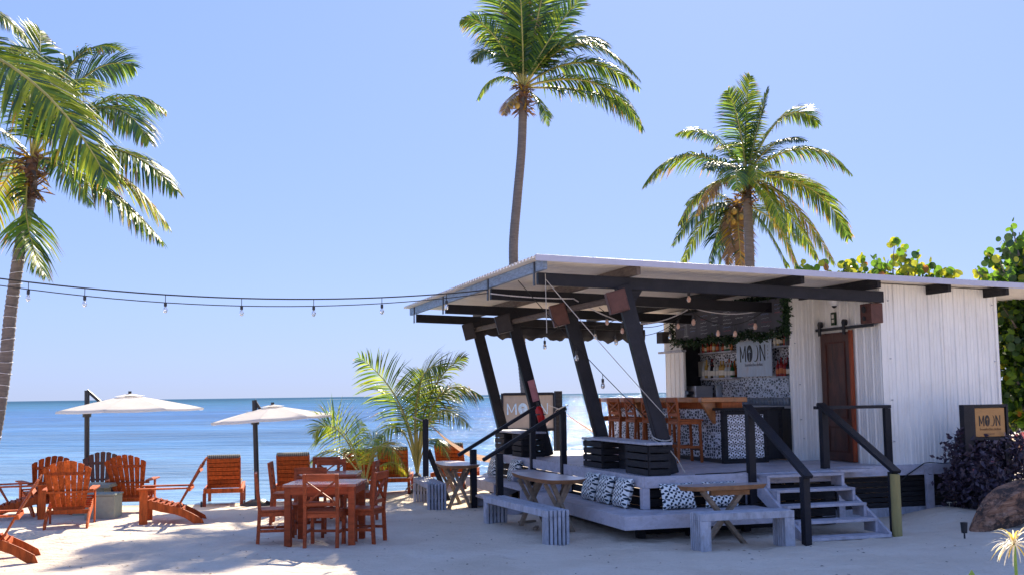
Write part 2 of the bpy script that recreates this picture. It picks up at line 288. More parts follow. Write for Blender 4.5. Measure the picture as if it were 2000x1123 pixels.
    nt.links.new(mx.outputs[2], b.inputs['Base Color'])
    b.inputs['Roughness'].default_value = .1; b.inputs['IOR'].default_value = 1.33; b.inputs['Specular IOR Level'].default_value = .28
    prev = None
    for sc_, st, ds, (sx, sy) in ((.12, .8, 1.3, (.4, 1)), (.55, 1.0, .42, (.4, 1.0)), (2.0, 1.0, .26, (.4, 1)), (6, 1.0, .09, (.5, 1))):
        mp = N(nt, 'ShaderNodeMapping'); mp.inputs['Scale'].default_value = (sx, sy, 1); mp.inputs['Rotation'].default_value = (0, 0, R(random.uniform(-14, 10))); nt.links.new(g.outputs['Position'], mp.inputs[0])
        n = N(nt, 'ShaderNodeTexNoise'); n.inputs['Scale'].default_value = sc_; n.inputs['Detail'].default_value = 4; n.inputs['Distortion'].default_value = .3; nt.links.new(mp.outputs[0], n.inputs['Vector'])
        bp = N(nt, 'ShaderNodeBump'); bp.inputs['Strength'].default_value = st; bp.inputs['Distance'].default_value = ds; nt.links.new(n.outputs['Fac'], bp.inputs['Height'])
        if prev: nt.links.new(prev, bp.inputs['Normal'])
        prev = bp.outputs[0]
    nt.links.new(prev, b.inputs['Normal'])
    df = N(nt, 'ShaderNodeBsdfDiffuse'); nt.links.new(mx.outputs[2], df.inputs[0])
    ms = N(nt, 'ShaderNodeMixShader'); fr = ramp(nt, mr.outputs[0], [(0, (.22,) * 3), (.35, (.42,) * 3), (.8, (.62,) * 3), (1, (.72,) * 3)])
    nt.links.new(fr, ms.inputs[0]); nt.links.new(b.outputs[0], ms.inputs[1]); nt.links.new(df.outputs[0], ms.inputs[2]); nt.links.new(ms.outputs[0], nt.nodes['Material Output'].inputs[0])
    return m
M_['sea'] = sea_mat()
# ------------------------------------------------------------------ mesh builder
class MB:
    def __init__(s): s.v = []; s.f = []; s.mi = []; s.sm = []
    def add(s, vs, fs, mi=0, smooth=False):
        o = len(s.v); s.v += [tuple(x) for x in vs]
        s.f += [tuple(i + o for i in f) for f in fs]; s.mi += [mi] * len(fs); s.sm += [smooth] * len(fs)
    def box(s, c, d, rot=None, mi=0):
        c = Vector(c); hx, hy, hz = d[0] / 2, d[1] / 2, d[2] / 2
        vs = [Vector((x * hx, y * hy, z * hz)) for x in (-1, 1) for y in (-1, 1) for z in (-1, 1)]
        if rot is not None: vs = [rot @ v for v in vs]
        s.add([c + v for v in vs], [(0, 1, 3, 2), (4, 6, 7, 5), (0, 4, 5, 1), (2, 3, 7, 6), (0, 2, 6, 4), (1, 5, 7, 3)], mi)
        return s
    def b2(s, lo, hi, mi=0):
        return s.box([(l + h) / 2 for l, h in zip(lo, hi)], [abs(h - l) for l, h in zip(lo, hi)], None, mi)
    def bar(s, p, q, w, h, up=(0, 0, 1), mi=0):
        p = Vector(p); q = Vector(q); d = (q - p); L = d.length; d.normalize(); up = Vector(up)
        x = d.cross(up)
        if x.length < 1e-4: x = d.cross(Vector((0, 1, 0)))
        x.normalize(); y = x.cross(d).normalized()
        rot = Matrix((x, d, y)).transposed()
        return s.box((p + q) / 2, (w, L, h), rot, mi)
    def tube(s, pts, r, n=8, mi=0, cap=True):
        pts = [Vector(p) for p in pts]; rs = r if isinstance(r, (list, tuple)) else [r] * len(pts)
        vs = []; fs = []; prevx = None
        for i, p in enumerate(pts):
            d = (pts[min(i + 1, len(pts) - 1)] - pts[max(i - 1, 0)]).normalized()
            x = prevx - d * prevx.dot(d) if prevx is not None else d.cross(Vector((0, 0, 1)) if abs(d.z) < .9 else Vector((1, 0, 0)))
            x.normalize(); prevx = x; y = d.cross(x)
            for k in range(n):
                a = 2 * math.pi * k / n; vs.append(p + (x * math.cos(a) + y * math.sin(a)) * rs[i])
        for i in range(len(pts) - 1):
            for k in range(n): fs.append((i * n + k, i * n + (k + 1) % n, (i + 1) * n + (k + 1) % n, (i + 1) * n + k))
        s.add(vs, fs, mi, True)
        if cap:
            s.add(vs[:n][::-1], [tuple(range(n))], mi); s.add(vs[-n:], [tuple(range(n))], mi)
        return s
    def lathe(s, prof, n=12, c=(0, 0, 0), mi=0, smooth=True):
        c = Vector(c); vs = []
        for r, z in prof:
            for k in range(n):
                a = 2 * math.pi * k / n; vs.append(c + Vector((r * math.cos(a), r * math.sin(a), z)))
        fs = [(i * n + k, i * n + (k + 1) % n, (i + 1) * n + (k + 1) % n, (i + 1) * n + k) for i in range(len(prof) - 1) for k in range(n)]
        s.add(vs, fs, mi, smooth); return s
    def prism(s, pts, x0, x1, ax='x', mi=0):
        """extrude 2D outline along an axis"""
        def P(x, p):
            if ax == 'x': return (x, p[0], p[1])
            if ax == 'y': return (p[0], x, p[1])
            return (p[0], p[1], x)
        n = len(pts); vs = [P(x0, p) for p in pts] + [P(x1, p) for p in pts]
        fs = [tuple(range(n))[::-1], tuple(range(n, 2 * n))] + [(i, (i + 1) % n, n + (i + 1) % n, n + i) for i in range(n)]
        s.add(vs, fs, mi); return s
    def sph(s, c, r, n=10, m=6, sc=(1, 1, 1), mi=0):
        c = Vector(c); vs = []; fs = []
        for i in range(m + 1):
            t = math.pi * i / m
            for k in range(n):
                a = 2 * math.pi * k / n
                vs.append(c + Vector((r * sc[0] * math.sin(t) * math.cos(a), r * sc[1] * math.sin(t) * math.sin(a), r * sc[2] * math.cos(t))))
        for i in range(m):
            for k in range(n): fs.append((i * n + k, (i + 1) * n + k, (i + 1) * n + (k + 1) % n, i * n + (k + 1) % n))
        s.add(vs, fs, mi, True); return s
    def mesh(s, name, mats):
        me = bpy.data.meshes.new(name); me.from_pydata(s.v, [], s.f)
        for m in (mats if isinstance(mats, (list, tuple)) else [mats]): me.materials.append(M_[m] if isinstance(m, str) else m)
        me.polygons.foreach_set('material_index', s.mi); me.polygons.foreach_set('use_smooth', s.sm)
        me.update(); return me
    def build(s, name, mats, parent=None, bevel=0, **tags):
        return link(name, s.mesh(name, mats), parent, bevel, **tags)
def link(name, me, parent=None, bevel=0, **tags):
    o = bpy.data.objects.new(name, me); COL.objects.link(o); o.parent = parent
    if bevel:
        b = o.modifiers.new('bevel', 'BEVEL'); b.width = bevel; b.segments = 2; b.limit_method = 'ANGLE'; b.harden_normals = False
    for k, v in tags.items(): o[k] = v
    return o
def thing(name, label, cat, loc=(0, 0, 0), rz=0, group=None):
    o = bpy.data.objects.new(name, None); COL.objects.link(o); o.empty_display_size = .2
    o.location = loc; o.rotation_euler = (0, 0, rz); o['label'] = label; o['category'] = cat
    if group: o['group'] = group
    return o
KIDS = {}
def copy_thing(root, loc, rz, label, group=None, only=None):
    r = root.copy(); COL.objects.link(r); r.location = loc; r.rotation_euler = (0, 0, rz); r['label'] = label
    if group: r['group'] = group
    for ch in root_children(root):
        c = ch.copy(); COL.objects.link(c); c.parent = r
        for g in root_children(ch):
            d = g.copy(); COL.objects.link(d); d.parent = c
    return r
def root_children(o): return [x for x in COL.objects if x.parent == o]
def single(name, mb, mats, label, cat, loc=(0, 0, 0), rz=0, group=None, bevel=0):
    o = mb.build(name, mats, None, bevel); o.location = loc; o.rotation_euler = (0, 0, rz)
    o['label'] = label; o['category'] = cat
    if group: o['group'] = group
    return o
BR = TH  # heading of the building frame
def LW(a, b, z=0): return tuple(W(a, b, z))
# ------------------------------------------------------------------ ground and sea
SHX = [-60, -12, -8, -5.8, -4.3, -2.2, -.8, .5, 2.6, 6, 12, 40, 90]
SHY = [20.5, 21.0, 21.2, 21.2, 21.7, 23.9, 28.3, 33.4, 41, 43, 47, 70, 90]
def ground(x, y):
    s = float(np.interp(x, SHX, SHY)); d = (s - y) * .8
    z = 0 if d > 3 else (-.1 * (1 - d / 3) ** 2 if d > 0 else max(-1.5, -.1 + d * .12))
    if d > 1:
        w = min(1, (d - 1) / 3)
        z += w * .045 * mn.noise(Vector((x * .45, y * .45, 0))) + w * .022 * mn.noise(Vector((x * 1.7, y * 1.7, 3)))
        if 8 < y < 20 and d > 2.2 and abs(x) < 11:
            q = mn.voronoi(Vector((x * 1.9, y * 1.5, 0)))[0]; r_ = q[0]
            if r_ < .34: z -= .030 * (1 - (r_ / .34) ** 2) * (1 if math.sin((x * 3.1 + y * 1.7)) > -.2 else .3)
            elif r_ < .44: z += .008
        if y < 20 and d > 3: z += .012 * mn.noise(Vector((x * 5, y * 5, 3))) + .006 * mn.noise(Vector((x * 12, y * 12, 8)))
    # bank of sand by the stump and the sign
    p = Vector((x, y, 0)) - C0; a = p.dot(VA); b = p.dot(VB)
    z += .17 * math.exp(-((a - 4.55) ** 2 / .35 + (b + .25) ** 2 / .5))
    z += .10 * math.exp(-((a - 6.2) ** 2 / 2.5 + (b + 1.2) ** 2 / 3))
    # scour under the seating ledge
    if -1.2 < a < 2.2 and -1.3 < b < 7:
        k = max(0, 1 - max(0, abs(b + .5) / .8)) if a > -.6 else 0
        k2 = max(0, 1 - abs(a + .35) / .7)
        z += .05 * max(k, k2 if b > -.8 else 0)
    return z
def axis(lo, hi, f0, f1, step, grow=1.25):
    v = list(np.arange(f0, f1 + 1e-6, step)); s = step
    while v[-1] < hi: s *= grow; v.append(v[-1] + s)
    s = step
    while v[0] > lo: s *= grow; v.insert(0, v[0] - s)
    return v
xs = axis(-260, 300, -9.5, 8.5, .075); ys = axis(-60, 300, 9.8, 20.5, .075)
nx = len(xs); vs = []; wet = []
for y in ys:
    for x in xs:
        vs.append((x, y, ground(x, y))); d = float(np.interp(x, SHX, SHY)) - y
        wet.append(max(0, min(1, 1 - (d - .1) / .9)))
fs = [(j * nx + i, j * nx + i + 1, (j + 1) * nx + i + 1, (j + 1) * nx + i) for j in range(len(ys) - 1) for i in range(nx - 1)]
me = bpy.data.meshes.new('beach'); me.from_pydata(vs, [], fs); me.materials.append(M_['sand'])
at = me.attributes.new('wet', 'FLOAT', 'POINT'); at.data.foreach_set('value', wet)
me.polygons.foreach_set('use_smooth', [True] * len(fs))
o = link('beach', me); o['kind'] = 'structure'
mb = MB(); mb.add([(-40000, 15, -.1), (40000, 15, -.1), (40000, 50000, -.1), (-40000, 50000, -.1)], [(0, 1, 2, 3)])
o = mb.build('sea', 'sea'); o['kind'] = 'structure'
random.seed(31); mb = MB()
for _ in range(420):
    y = random.uniform(10, 20); x = random.uniform(-.47, .47) * y; z = ground(x, y) + .006; a = random.random() * 6.28; s_ = random.uniform(.008, .028); c_, n_ = math.cos(a), math.sin(a)
    mb.add([(x - c_ * s_, y - n_ * s_, z), (x + n_ * s_ * .4, y - c_ * s_ * .4, z + .008), (x + c_ * s_, y + n_ * s_, z), (x - n_ * s_ * .4, y + c_ * s_ * .4, z + .003)], [(0, 1, 2, 3)], random.randrange(2))
o = mb.build('leaf_litter', ['leafb', 'brownpurlin']); o['kind'] = 'stuff'
def G(u, v, z=0):
    p = onz(u, v, z); return Vector((p.x, p.y, ground(p.x, p.y)))
def gz(x, y, dz=0): return (x, y, ground(x, y) + dz)
# ------------------------------------------------------------------ deck
deck = thing('timber_deck', 'grey painted timber deck with a low seating ledge round it, under the metal roof', 'deck', tuple(C0), BR)
for i in range(28):                                   # floor boards run along A
    b0 = i * .25
    MB().b2((0.005, b0 + .003, DK - .035), (3.49, b0 + .247, DK - random.uniform(0, .002))).build('floor_board', 'lavdeck', deck)
for i in range(7):
    b0 = .5 + i * .23
    MB().b2((3.493, b0 + .003, DK - .035), (4.08, b0 + .227, DK)).build('floor_board', 'lavdeck', deck)
MB().b2((3.493, .45, DK - .035), (6.05, .498, DK - .001)).build('floor_board', 'lavdeck', deck)
MB().b2((0, -.03, DK - .145), (1.6, -.002, DK + .004)).build('fascia_board', 'lav', deck, .004)
MB().b2((-.03, -.03, DK - .145), (-.002, 7.0, DK + .004)).build('fascia_board', 'lav', deck, .004)
MB().b2((2.93, .42, DK - .145), (6.05, .447, DK + .003)).build('fascia_board', 'lav', deck, .004)
MB().b2((2.91, -.02, DK - .145), (2.93, .447, DK + .002)).build('fascia_board', 'lav', deck, .004)
for a0, a1, b0, b1 in ((1.6, 3.49, -.03, .0),):
    MB().b2((a0 + .002, b0 + .002, DK - .145), (2.908, b1, DK)).build('fascia_board', 'lav', deck, .004)
# ledge
LZ = .345
def ledge(lo, hi, ax, n=3):
    for i in range(n):
        l = list(lo); h = list(hi); w = (hi[ax] - lo[ax]) / n
        l[ax] = lo[ax] + w * i + .003; h[ax] = lo[ax] + w * (i + 1) - .003
        MB().b2((*l, LZ - .03), (*h, LZ - random.uniform(0, .003))).build('seat_board', 'lavdeck', deck, .003)
ledge((-.55, -.70), (1.56, -.02), 1); ledge((-.55, -.017), (-.033, 3.05), 0); ledge((-.55, 4.75), (-.033, 7.0), 0)
MB().b2((-.58, -.73, LZ - .165), (1.56, -.703, LZ + .004)).build('ledge_fascia', 'lav', deck, .004)
MB().b2((-.58, -.703, LZ - .165), (-.553, 3.05, LZ + .004)).build('ledge_fascia', 'lav', deck, .004)
MB().b2((-.58, 4.75, LZ - .165), (-.553, 7.0, LZ + .004)).build('ledge_fascia', 'lav', deck, .004)
for a0, b0 in ((-.03, -.03), (1.50, -.03), (-.03, 2.95), (-.03, 4.76), (-.03, 6.92)):
    MB().b2((a0, b0, LZ + .001), (a0 + .1, b0 + .1, DK - .147)).build('ledge_post', 'lav', deck, .004)
for z0 in np.arange(.02, .6, .115):
    j = random.uniform(-.004, .004)
    MB().b2((.09, .10 + j, z0), (2.9, .12 + j, z0 + .1)).build('skirt_board', 'blackwood', deck)
    MB().b2((.09 + j, .125, z0), (.11 + j, 6.95, z0 + .1)).build('skirt_board', 'blackwood', deck)
for z0 in np.arange(.165, .6, .073):
    j = random.uniform(-.006, .006)
    MB().b2((2.95, .52 + j, z0), (6.15, .54 + j, z0 + .060)).build('skirt_board', 'blackwood', deck)
MB().b2((2.95, .50, -.12), (6.15, .53, .155)).build('base_board', 'benchgrey', deck, .004)
MB().b2((4.60, .36, -.2), (4.72, .415, DK - .02)).build('deck_post', 'lav', deck, .004)
MB().b2((3.13, .36, -.2), (3.23, .415, DK - .05)).build('deck_post', 'lav', deck, .004)
for a0, b0 in ((-.22, -.30), (.5, -.25), (1.3, -.25), (-.2, 1), (-.2, 2.4), (-.2, 5.2), (-.2, 6.6), (.3, .4), (2.2, .5), (1.2, .4), (3.3, 2), (3.3, 5), (.3, 3.8), (.3, 6.7), (2, 3.5), (2, 6.6)):
    MB().b2((a0, b0, -.25), (a0 + .1, b0 + .1, (LZ if a0 < 0 or b0 < 0 else DK) - .04)).build('footing', 'blackwood', deck)
# ------------------------------------------------------------------ stairs
def stairs(root, n, w, run, ztop, zst, first=0):
    """local: descends towards -Y, width along X"""
    for i in range(n):
        z = ztop - i * zst; y0 = -i * run + .02; y1 = y0 - run - .03
        MB().b2((.0, y1, z - .035), (w, y0, z)).build('tread', 'lavdeck', root, .004)
        if z - .04 > .06:
            for x in (0, w - .045):
                MB().b2((x + .001, y1 + .002, max(z - zst + .002, .0)), (x + .044, y1 + .04, z - .037)).build('riser_frame', 'lav', root, .003)
                MB().b2((x + .006, y1 + .042, max(z - zst + .002, .0)), (x + .038, y0 - .002, z - .037)).build('side_panel', 'lav', root, .003)
    L = n * run
    for x in (-.042, w + .002):
        MB().prism([(.0, ztop - .04), (.0, ztop - .26), (-L + .15, -.03), (-L + .02, -.03), (-L + .02, .05)], x, x + .04).build('stringer', 'lav', root, .003)
sr = thing('wooden_stairs', 'grey open-riser wooden stairs with sloping black handrails in front of the bar', 'stairs', LW(1.64, -.035, 0), BR)
stairs(sr, 5, 1.17, .243, .745, .178)
for (x, y0, y1, e) in ((-.09, .0, -1.32, .0), (1.28, .38, -1.08, .06)):
    MB().b2((x - .05, y0 - .05, .3), (x + .05, y0 + .05, 1.60)).build('rail_post', 'black', sr, .005)
    MB().b2((x - .045 + e, y1 - .05, -.2), (x + .045 + e, y1 + .05, .80)).build('rail_post', 'black', sr, .005)
    MB().bar((x, y0 + .07, 1.66), (x + e, y1 - .09, .80), .13, .045).build('handrail', 'black', sr, .005)
MB().b2((1.21, .43, 1.585), (2.44, .52, 1.63)).build('handrail', 'black', sr, .005)
MB().b2((2.34, .44, DK), (2.44, .51, 1.583)).build('rail_post', 'black', sr, .005)
sl_ = thing('wooden_stairs', 'grey wooden side stairs with thin black handrails, on the left side of the deck', 'stairs', LW(-.035, 4.68, 0), BR - R(90))
stairs(sl_, 3, 1.55, .33, .59, .19)
for x in (.05, 1.6):
    MB().b2((x - .045, -.02, .35), (x + .045, .07, 1.58)).build('rail_post', 'black', sl_, .005)
    MB().b2((x - .05, -1.07, -.2), (x + .05, -.97, .95)).build('rail_post', 'black', sl_, .005)
    MB().bar((x, .08, 1.63), (x, -1.28, .86), .07, .055).build('handrail', 'black', sl_, .008)
single('round_post', MB().tube([(0, 0, -.3), (0, 0, .78)], .062, 14), 'pinepost', 'thick yellowish pine post standing right of the front stairs', 'post', tuple(G(1753, 1046)))
# ------------------------------------------------------------------ bar building
bar = thing('beach_bar', 'white corrugated metal beach bar with a wide low-pitched roof on leaning black posts', 'building', tuple(C0), BR)
def zt(a): return 3.63 - .033 * (a + 1.44)
def corrugated(p0, p1, z0, z1f, name, parent, flip=1, pitch_=.2, h=.019):
    """vertical ribbed sheet between plan points, z1f(a) = top"""
    p0 = Vector((*p0, 0)); p1 = Vector((*p1, 0)); d = p1 - p0; L = d.length; d.normalize(); n = Vector((d.y, -d.x, 0)) * flip
    prof = []; s = 0
    unit = [(0, 0), (.012, 1), (.04, 1), (.052, 0), (.082, 0), (.088, .35), (.098, .35), (.104, 0), (.134, 0), (.14, .35), (.15, .35), (.156, 0)]
    while s < L:
        for u, k in unit:
            if s + u <= L: prof.append((s + u, k * h))
        s += pitch_
    prof.append((L, 0)); vs = []; fs = []
    for u, k in prof:
        q = p0 + d * u + n * k; zt_ = z1f(q.x)
        vs += [(q.x, q.y, z0), (q.x, q.y, zt_)]
    q = len(prof)
    fs = [(2 * i, 2 * i + 2, 2 * i + 3, 2 * i + 1) for i in range(q - 1)]
    back = [(v[0] - n.x * .03, v[1] - n.y * .03, v[2]) for v in (vs[0], vs[1], vs[-1], vs[-2])]
    o0 = len(vs); vs += back
    fs += [(o0, o0 + 1, o0 + 2, o0 + 3), (0, 1, o0 + 1, o0), (2 * q - 2, o0 + 3, o0 + 2, 2 * q - 1)]
    m = MB(); m.add(vs, fs); return m.build(name, 'wall', parent)
zu = lambda a: zt(a) - .055
corrugated((4.05, .5), (5.1, .5), DK, zu, 'wall_sheet', bar); corrugated((5.1, .497), (6.05, .497), DK, zu, 'wall_sheet', bar)
corrugated((4.03, .50), (4.03, 2.13), DK, zu, 'wall_sheet', bar, -1)
corrugated((3.50, 2.1), (4.01, 2.1), DK, zu, 'wall_sheet', bar)
corrugated((3.56, 6.12), (3.56, 6.95), DK, lambda a: 2.62, 'wall_sheet', bar, -1)
corrugated((3.52, 6.14), (3.52, 6.93), 2.66, zu, 'wall_sheet', bar, -1)
MB().b2((3.46, 6.0, 2.62), (3.55, 7.1, 2.66)).build('wall_trim', 'benchgrey', bar)
MB().b2((4.02, .475, DK), (4.06, .50, zu(4.05))).build('corner_trim', 'wall', bar)
MB().b2((6.03, .47, DK), (6.075, .52, zu(6.05))).build('corner_trim', 'wall', bar)
MB().b2((3.475, 2.085, DK), (3.51, 2.14, zu(3.5))).build('corner_trim', 'wall', bar)
MB().b2((6.05, .53, 0), (6.08, 7.0, zu(6.06))).build('side_wall', 'wall', bar)
MB().b2((3.6, 6.97, 0), (6.04, 7.0, zu(6.06))).build('back_wall', 'wall', bar)
MB().b2((4.135, .56, 0), (6.02, .58, zu(6.0))).build('partition_wall', 'darkint', bar)
MB().b2((4.14, 2.16, DK), (6.0, 2.19, zu(6.06))).build('partition_wall', 'darkint', bar)
MB().b2((3.53, 2.13, DK), (3.56, 2.16, zu(3.6))).build('partition_wall', 'darkint', bar)
# screws on the sheets
for a0, z0 in ((4.17, 3.15), (4.17, 2.3), (4.17, 1.7), (6.0, 3.1), (6.0, 2.25), (6.0, 1.6), (4.17, 1.1), (3.55, 2.6), (3.62, 1.95), (3.62, 1.4), (3.66, 1.1)):
    MB().tube([(a0, (.5 if a0 > 4 else 2.1) - .03, z0), (a0, (.5 if a0 > 4 else 2.1), z0)], .010, 6).build('screw', 'steel', bar)
m = MB()
for i_ in range(28):
    k_ = i_ * .21; m.tube([(.06 + k_ if k_ < 3.4 else 3.4, .03, DK - .004), (.06 + k_ if k_ < 3.4 else 3.4, .03, DK + .002)], .006, 6)
    m.tube([(.06, .06 + i_ * .25, DK - .004), (.06, .06 + i_ * .25, DK + .002)], .006, 6); m.tube([(.06, .19 + i_ * .25, DK - .004), (.06, .19 + i_ * .25, DK + .002)], .006, 6)
m.build('nail_heads', 'metal', deck)
# door
dr = MB(); dr.b2((3.955, 1.16 + .035, DK + .01), (3.995, 1.99, 2.74))
dm = dr.build('door', 'door', bar, .004)
for z0, z1 in ((DK + .14, 1.30), (1.42, 2.60)):
    q = MB(); w_ = .03
    q.b2((3.943, 1.31, z0), (3.954, 1.31 + w_, z1)); q.b2((3.943, 1.82, z0), (3.954, 1.82 + w_, z1))
    q.b2((3.943, 1.341, z0), (3.954, 1.819, z0 + w_)); q.b2((3.943, 1.341, z1 - w_), (3.954, 1.819, z1))
    q.build('door_panel', 'redd', dm)
MB().b2((3.94, 1.155, DK + .01), (4.0, 1.19, 2.76)).build('door_edge', 'red', dm)
MB().b2((3.92, .52, 2.775), (3.94, 2.06, 2.82)).build('door_rail', 'metal', bar)
for b0 in (1.25, 1.92):
    m = MB().b2((3.895, b0 - .03, 2.70), (3.915, b0 + .03, 2.90)); m.tube([(3.90, b0, 2.88), (3.95, b0, 2.88)], .05, 12); m.build('door_hanger', 'metal', bar)
MB().b2((3.99, 1.60, 2.86), (4.01, 1.72, 3.06)).build('notice', 'ivy', bar)
m = MB().b2((3.984, 1.63, 2.90), (3.989, 1.69, 2.95)); m.b2((3.984, 1.63, 2.97), (3.989, 1.69, 3.03)); m.build('notice_picture', 'label', bar)
# roof
def roof_mesh():
    b0, b1 = -.07, 8.5; pts = []; b = b0; k = 0
    while b < b1:
        for u, h in ((0, 0), (.03, 0), (.05, .032), (.10, .032), (.12, 0)):
            if b + u < b1: pts.append((b + u, h))
        b += .15
    pts.append((b1, 0)); m = MB(); a0, a1 = -1.44, 7.6; vs = []
    for a in (a0, a1):
        for bb, h in pts: vs.append((a, bb, zt(a) - .03 + h))
    for a in (a0, a1):
        for bb, h in pts: vs.append((a, bb, zt(a) - .036 + h))
    n = len(pts); fs = []
    for i in range(n - 1):
        fs.append((i, i + 1, n + i + 1, n + i)); fs.append((2 * n + i, 3 * n + i, 3 * n + i + 1, 2 * n + i + 1))
        fs.append((i, 2 * n + i, 2 * n + i + 1, i + 1)); fs.append((n + i, n + i + 1, 3 * n + i + 1, 3 * n + i))
    m.add(vs, fs); return m
roof_mesh().build('roof_sheet', 'roof', bar)
def abeam(a0, a1, b0, b1, lo, hi, name, mt, parent=bar, bevel=.004):
    """member along A following the roof pitch, lo/hi = distance below the sheet"""
    vs = [(a, b, zt(a) - d) for a in (a0, a1) for b in (b0, b1) for d in (lo, hi)]
    m = MB(); m.add(vs, [(0, 1, 3, 2), (4, 6, 7, 5), (0, 4, 5, 1), (2, 3, 7, 6), (0, 2, 6, 4), (1, 5, 7, 3)]); return m.build(name, mt, parent, bevel)
abeam(-1.46, 7.6, -.095, -.072, .082, .0, 'flashing', 'fascia', bar, .002)
for b0 in (.30, 2.56, 5.46, 7.89):
    abeam(-1.3, 3.97 if b0 < 2 else 3.5, b0, b0 + .09, .345, .185, 'roof_beam', 'black')
PUR = ((-1.335, 'bluepurlin'), (-.03, 'brownpurlin'), (2.43, 'blackwood'), (3.66, 'blackwood'), (4.84, 'blackwood'), (5.85, 'blackwood'))
for a0, mt in PUR:
    z = zt(a0); MB().b2((a0, .0, z - .178), (a0 + .06, 8.4, z - .04)).build('roof_purlin', mt, bar, .004)
for b0 in (.34, 2.6, 5.5, 7.93):                       # steel straps on the eaves purlin
    MB().b2((-1.352, b0 - .03, zt(-1.34) - .36), (-1.338, b0 + .03, zt(-1.34) - .05)).build('strap', 'metal', bar)
posts = []
for b0 in (.35, 2.6, 5.5, 7.93):
    zb = DK if b0 < 7 else -.1; ab = .55 if b0 < 7 else .55 + .60 * (.86 / 2.48)
    p = MB().bar((ab, b0, zb), (-.10, b0, 3.30), .115, .20, (1, 0, 0))
    posts.append(p.build('leaning_post', 'black', bar, .008))
    MB().bar((ab - .01, b0 - .065, zb + .01), (-.09, b0 - .065, 3.05), .012, .14, (1, 0, 0)).build('post_face_plank', 'black', bar, .003)
    MB().prism([(-.02, 3.285), (.22, 3.275), (.03, 2.98)], b0 - .02, b0 + .02, 'y').build('gusset', 'blackwood', bar)
MB().tube([(-.13, .2, 3.12), (-.13, 7.95, 3.14)], .045, 10).build('cross_pole', 'brownpurlin', bar)
# canvas awning rolled down on the sea side
vs = []; nn = 60
for i in range(nn + 1):
    a = -.2 + 3.8 * i / nn
    for k in range(4):
        z = zt(a) - .3 - k * .09 - (.035 * math.sin(i * .7) + .02 * math.sin(i * 1.9)) * (k == 3)
        vs.append((a, 8.05 + .03 * math.sin(i * .9 + k), z))
m = MB(); m.add(vs, [(i * 4 + k, i * 4 + k + 1, i * 4 + k + 5, i * 4 + k + 4) for i in range(nn) for k in range(3)], 0, True)
aw = m.build('awning', 'darkint', bar); sm_ = aw.modifiers.new('s', 'SOLIDIFY'); sm_.thickness = .01
# inside of the bar
MB().b2((4.15, 2.2, DK), (4.2, 6.96, 3.2)).build('tiled_wall', 'tilesm', bar)
MB().b2((3.62, 6.6, DK), (4.14, 6.95, 3.2)).build('partition_wall', 'darkint', bar)
bk = thing('back_counter', 'dark counter against the tiled wall inside the bar', 'counter', LW(0, 0, 0), BR)
MB().b2((3.62, 2.2, DK), (4.13, 6.58, 1.57)).build('cabinet', 'darkint', bk); MB().b2((3.58, 2.2, 1.573), (4.14, 6.58, 1.61)).build('worktop', 'steel', bk)
SHELF = []
def on_a(u, v, a):
    r = ray(u, v); o = Vector((0, 0, EYE)); t = (a - (o - C0).dot(VA)) / r.dot(VA); p = o + r * t - C0
    return p.dot(VB), p.z
def on_b(u, v, b):
    r = ray(u, v); o = Vector((0, 0, EYE)); t = (b - (o - C0).dot(VB)) / r.dot(VB); p = o + r * t - C0
    return p.dot(VA), p.z
for (u0, v0), (u1, v1), lab in (((1368, 687), (1432, 686), 'upper shelf left of the blue sign'), ((1372, 738), (1434, 737), 'lower shelf left of the blue sign'), ((1509, 675), (1552, 673), 'upper shelf right of the blue sign'), ((1511, 735), (1552, 733), 'lower shelf right of the blue sign')):
    bA, zA = on_a(u0, v0, 4.0); bB, zB = on_a(u1, v1, 4.0); z = (zA + zB) / 2
    lo, hi = max(2.22, min(bA, bB)), max(bA, bB)
    s = single('wall_shelf', MB().b2((3.95, lo, z - .03), (4.145, hi, z)), 'benchgrey', 'narrow grey ' + lab, 'shelf', tuple(C0), BR, 'bottle shelves behind the bar')
    SHELF.append((lo, hi, z, lab))
# bottles
prof = [(.001, 0), (.034, 0), (.036, .01), (.036, .15), (.030, .18), (.013, .205), (.012, .26), (.014, .262), (.014, .275), (.001, .276)]
bottles = {}
ORD = ['first', 'second', 'third', 'fourth', 'fifth', 'sixth', 'seventh', 'eighth', 'ninth', 'tenth', 'eleventh', 'twelfth', 'thirteenth', 'fourteenth', 'fifteenth', 'sixteenth', 'seventeenth', 'eighteenth']
def bottle(kind, lab, p, lab2, sc):
    if kind not in bottles:
        b_ = MB().lathe(prof, 10).mesh('bottle', 'b_' + kind); l_ = MB().lathe([(.0372, .04), (.0372, .12)], 10).mesh('paper_label', 'labelr' if kind in ('amber', 'redb') else 'label')
        bottles[kind] = (b_, l_)
    o = bpy.data.objects.new('bottle', bottles[kind][0]); COL.objects.link(o); o.location = p; o.scale = (sc, sc, sc * random.uniform(.9, 1.1)); o.rotation_euler = (0, 0, random.random() * 6)
    o['label'] = lab; o['category'] = 'bottle'; o['group'] = lab2
    c = bpy.data.objects.new('paper_label', bottles[kind][1]); COL.objects.link(c); c.parent = o
names = dict(amber='amber', green='green', clear='clear', redb='red', dark='dark', gold='golden')
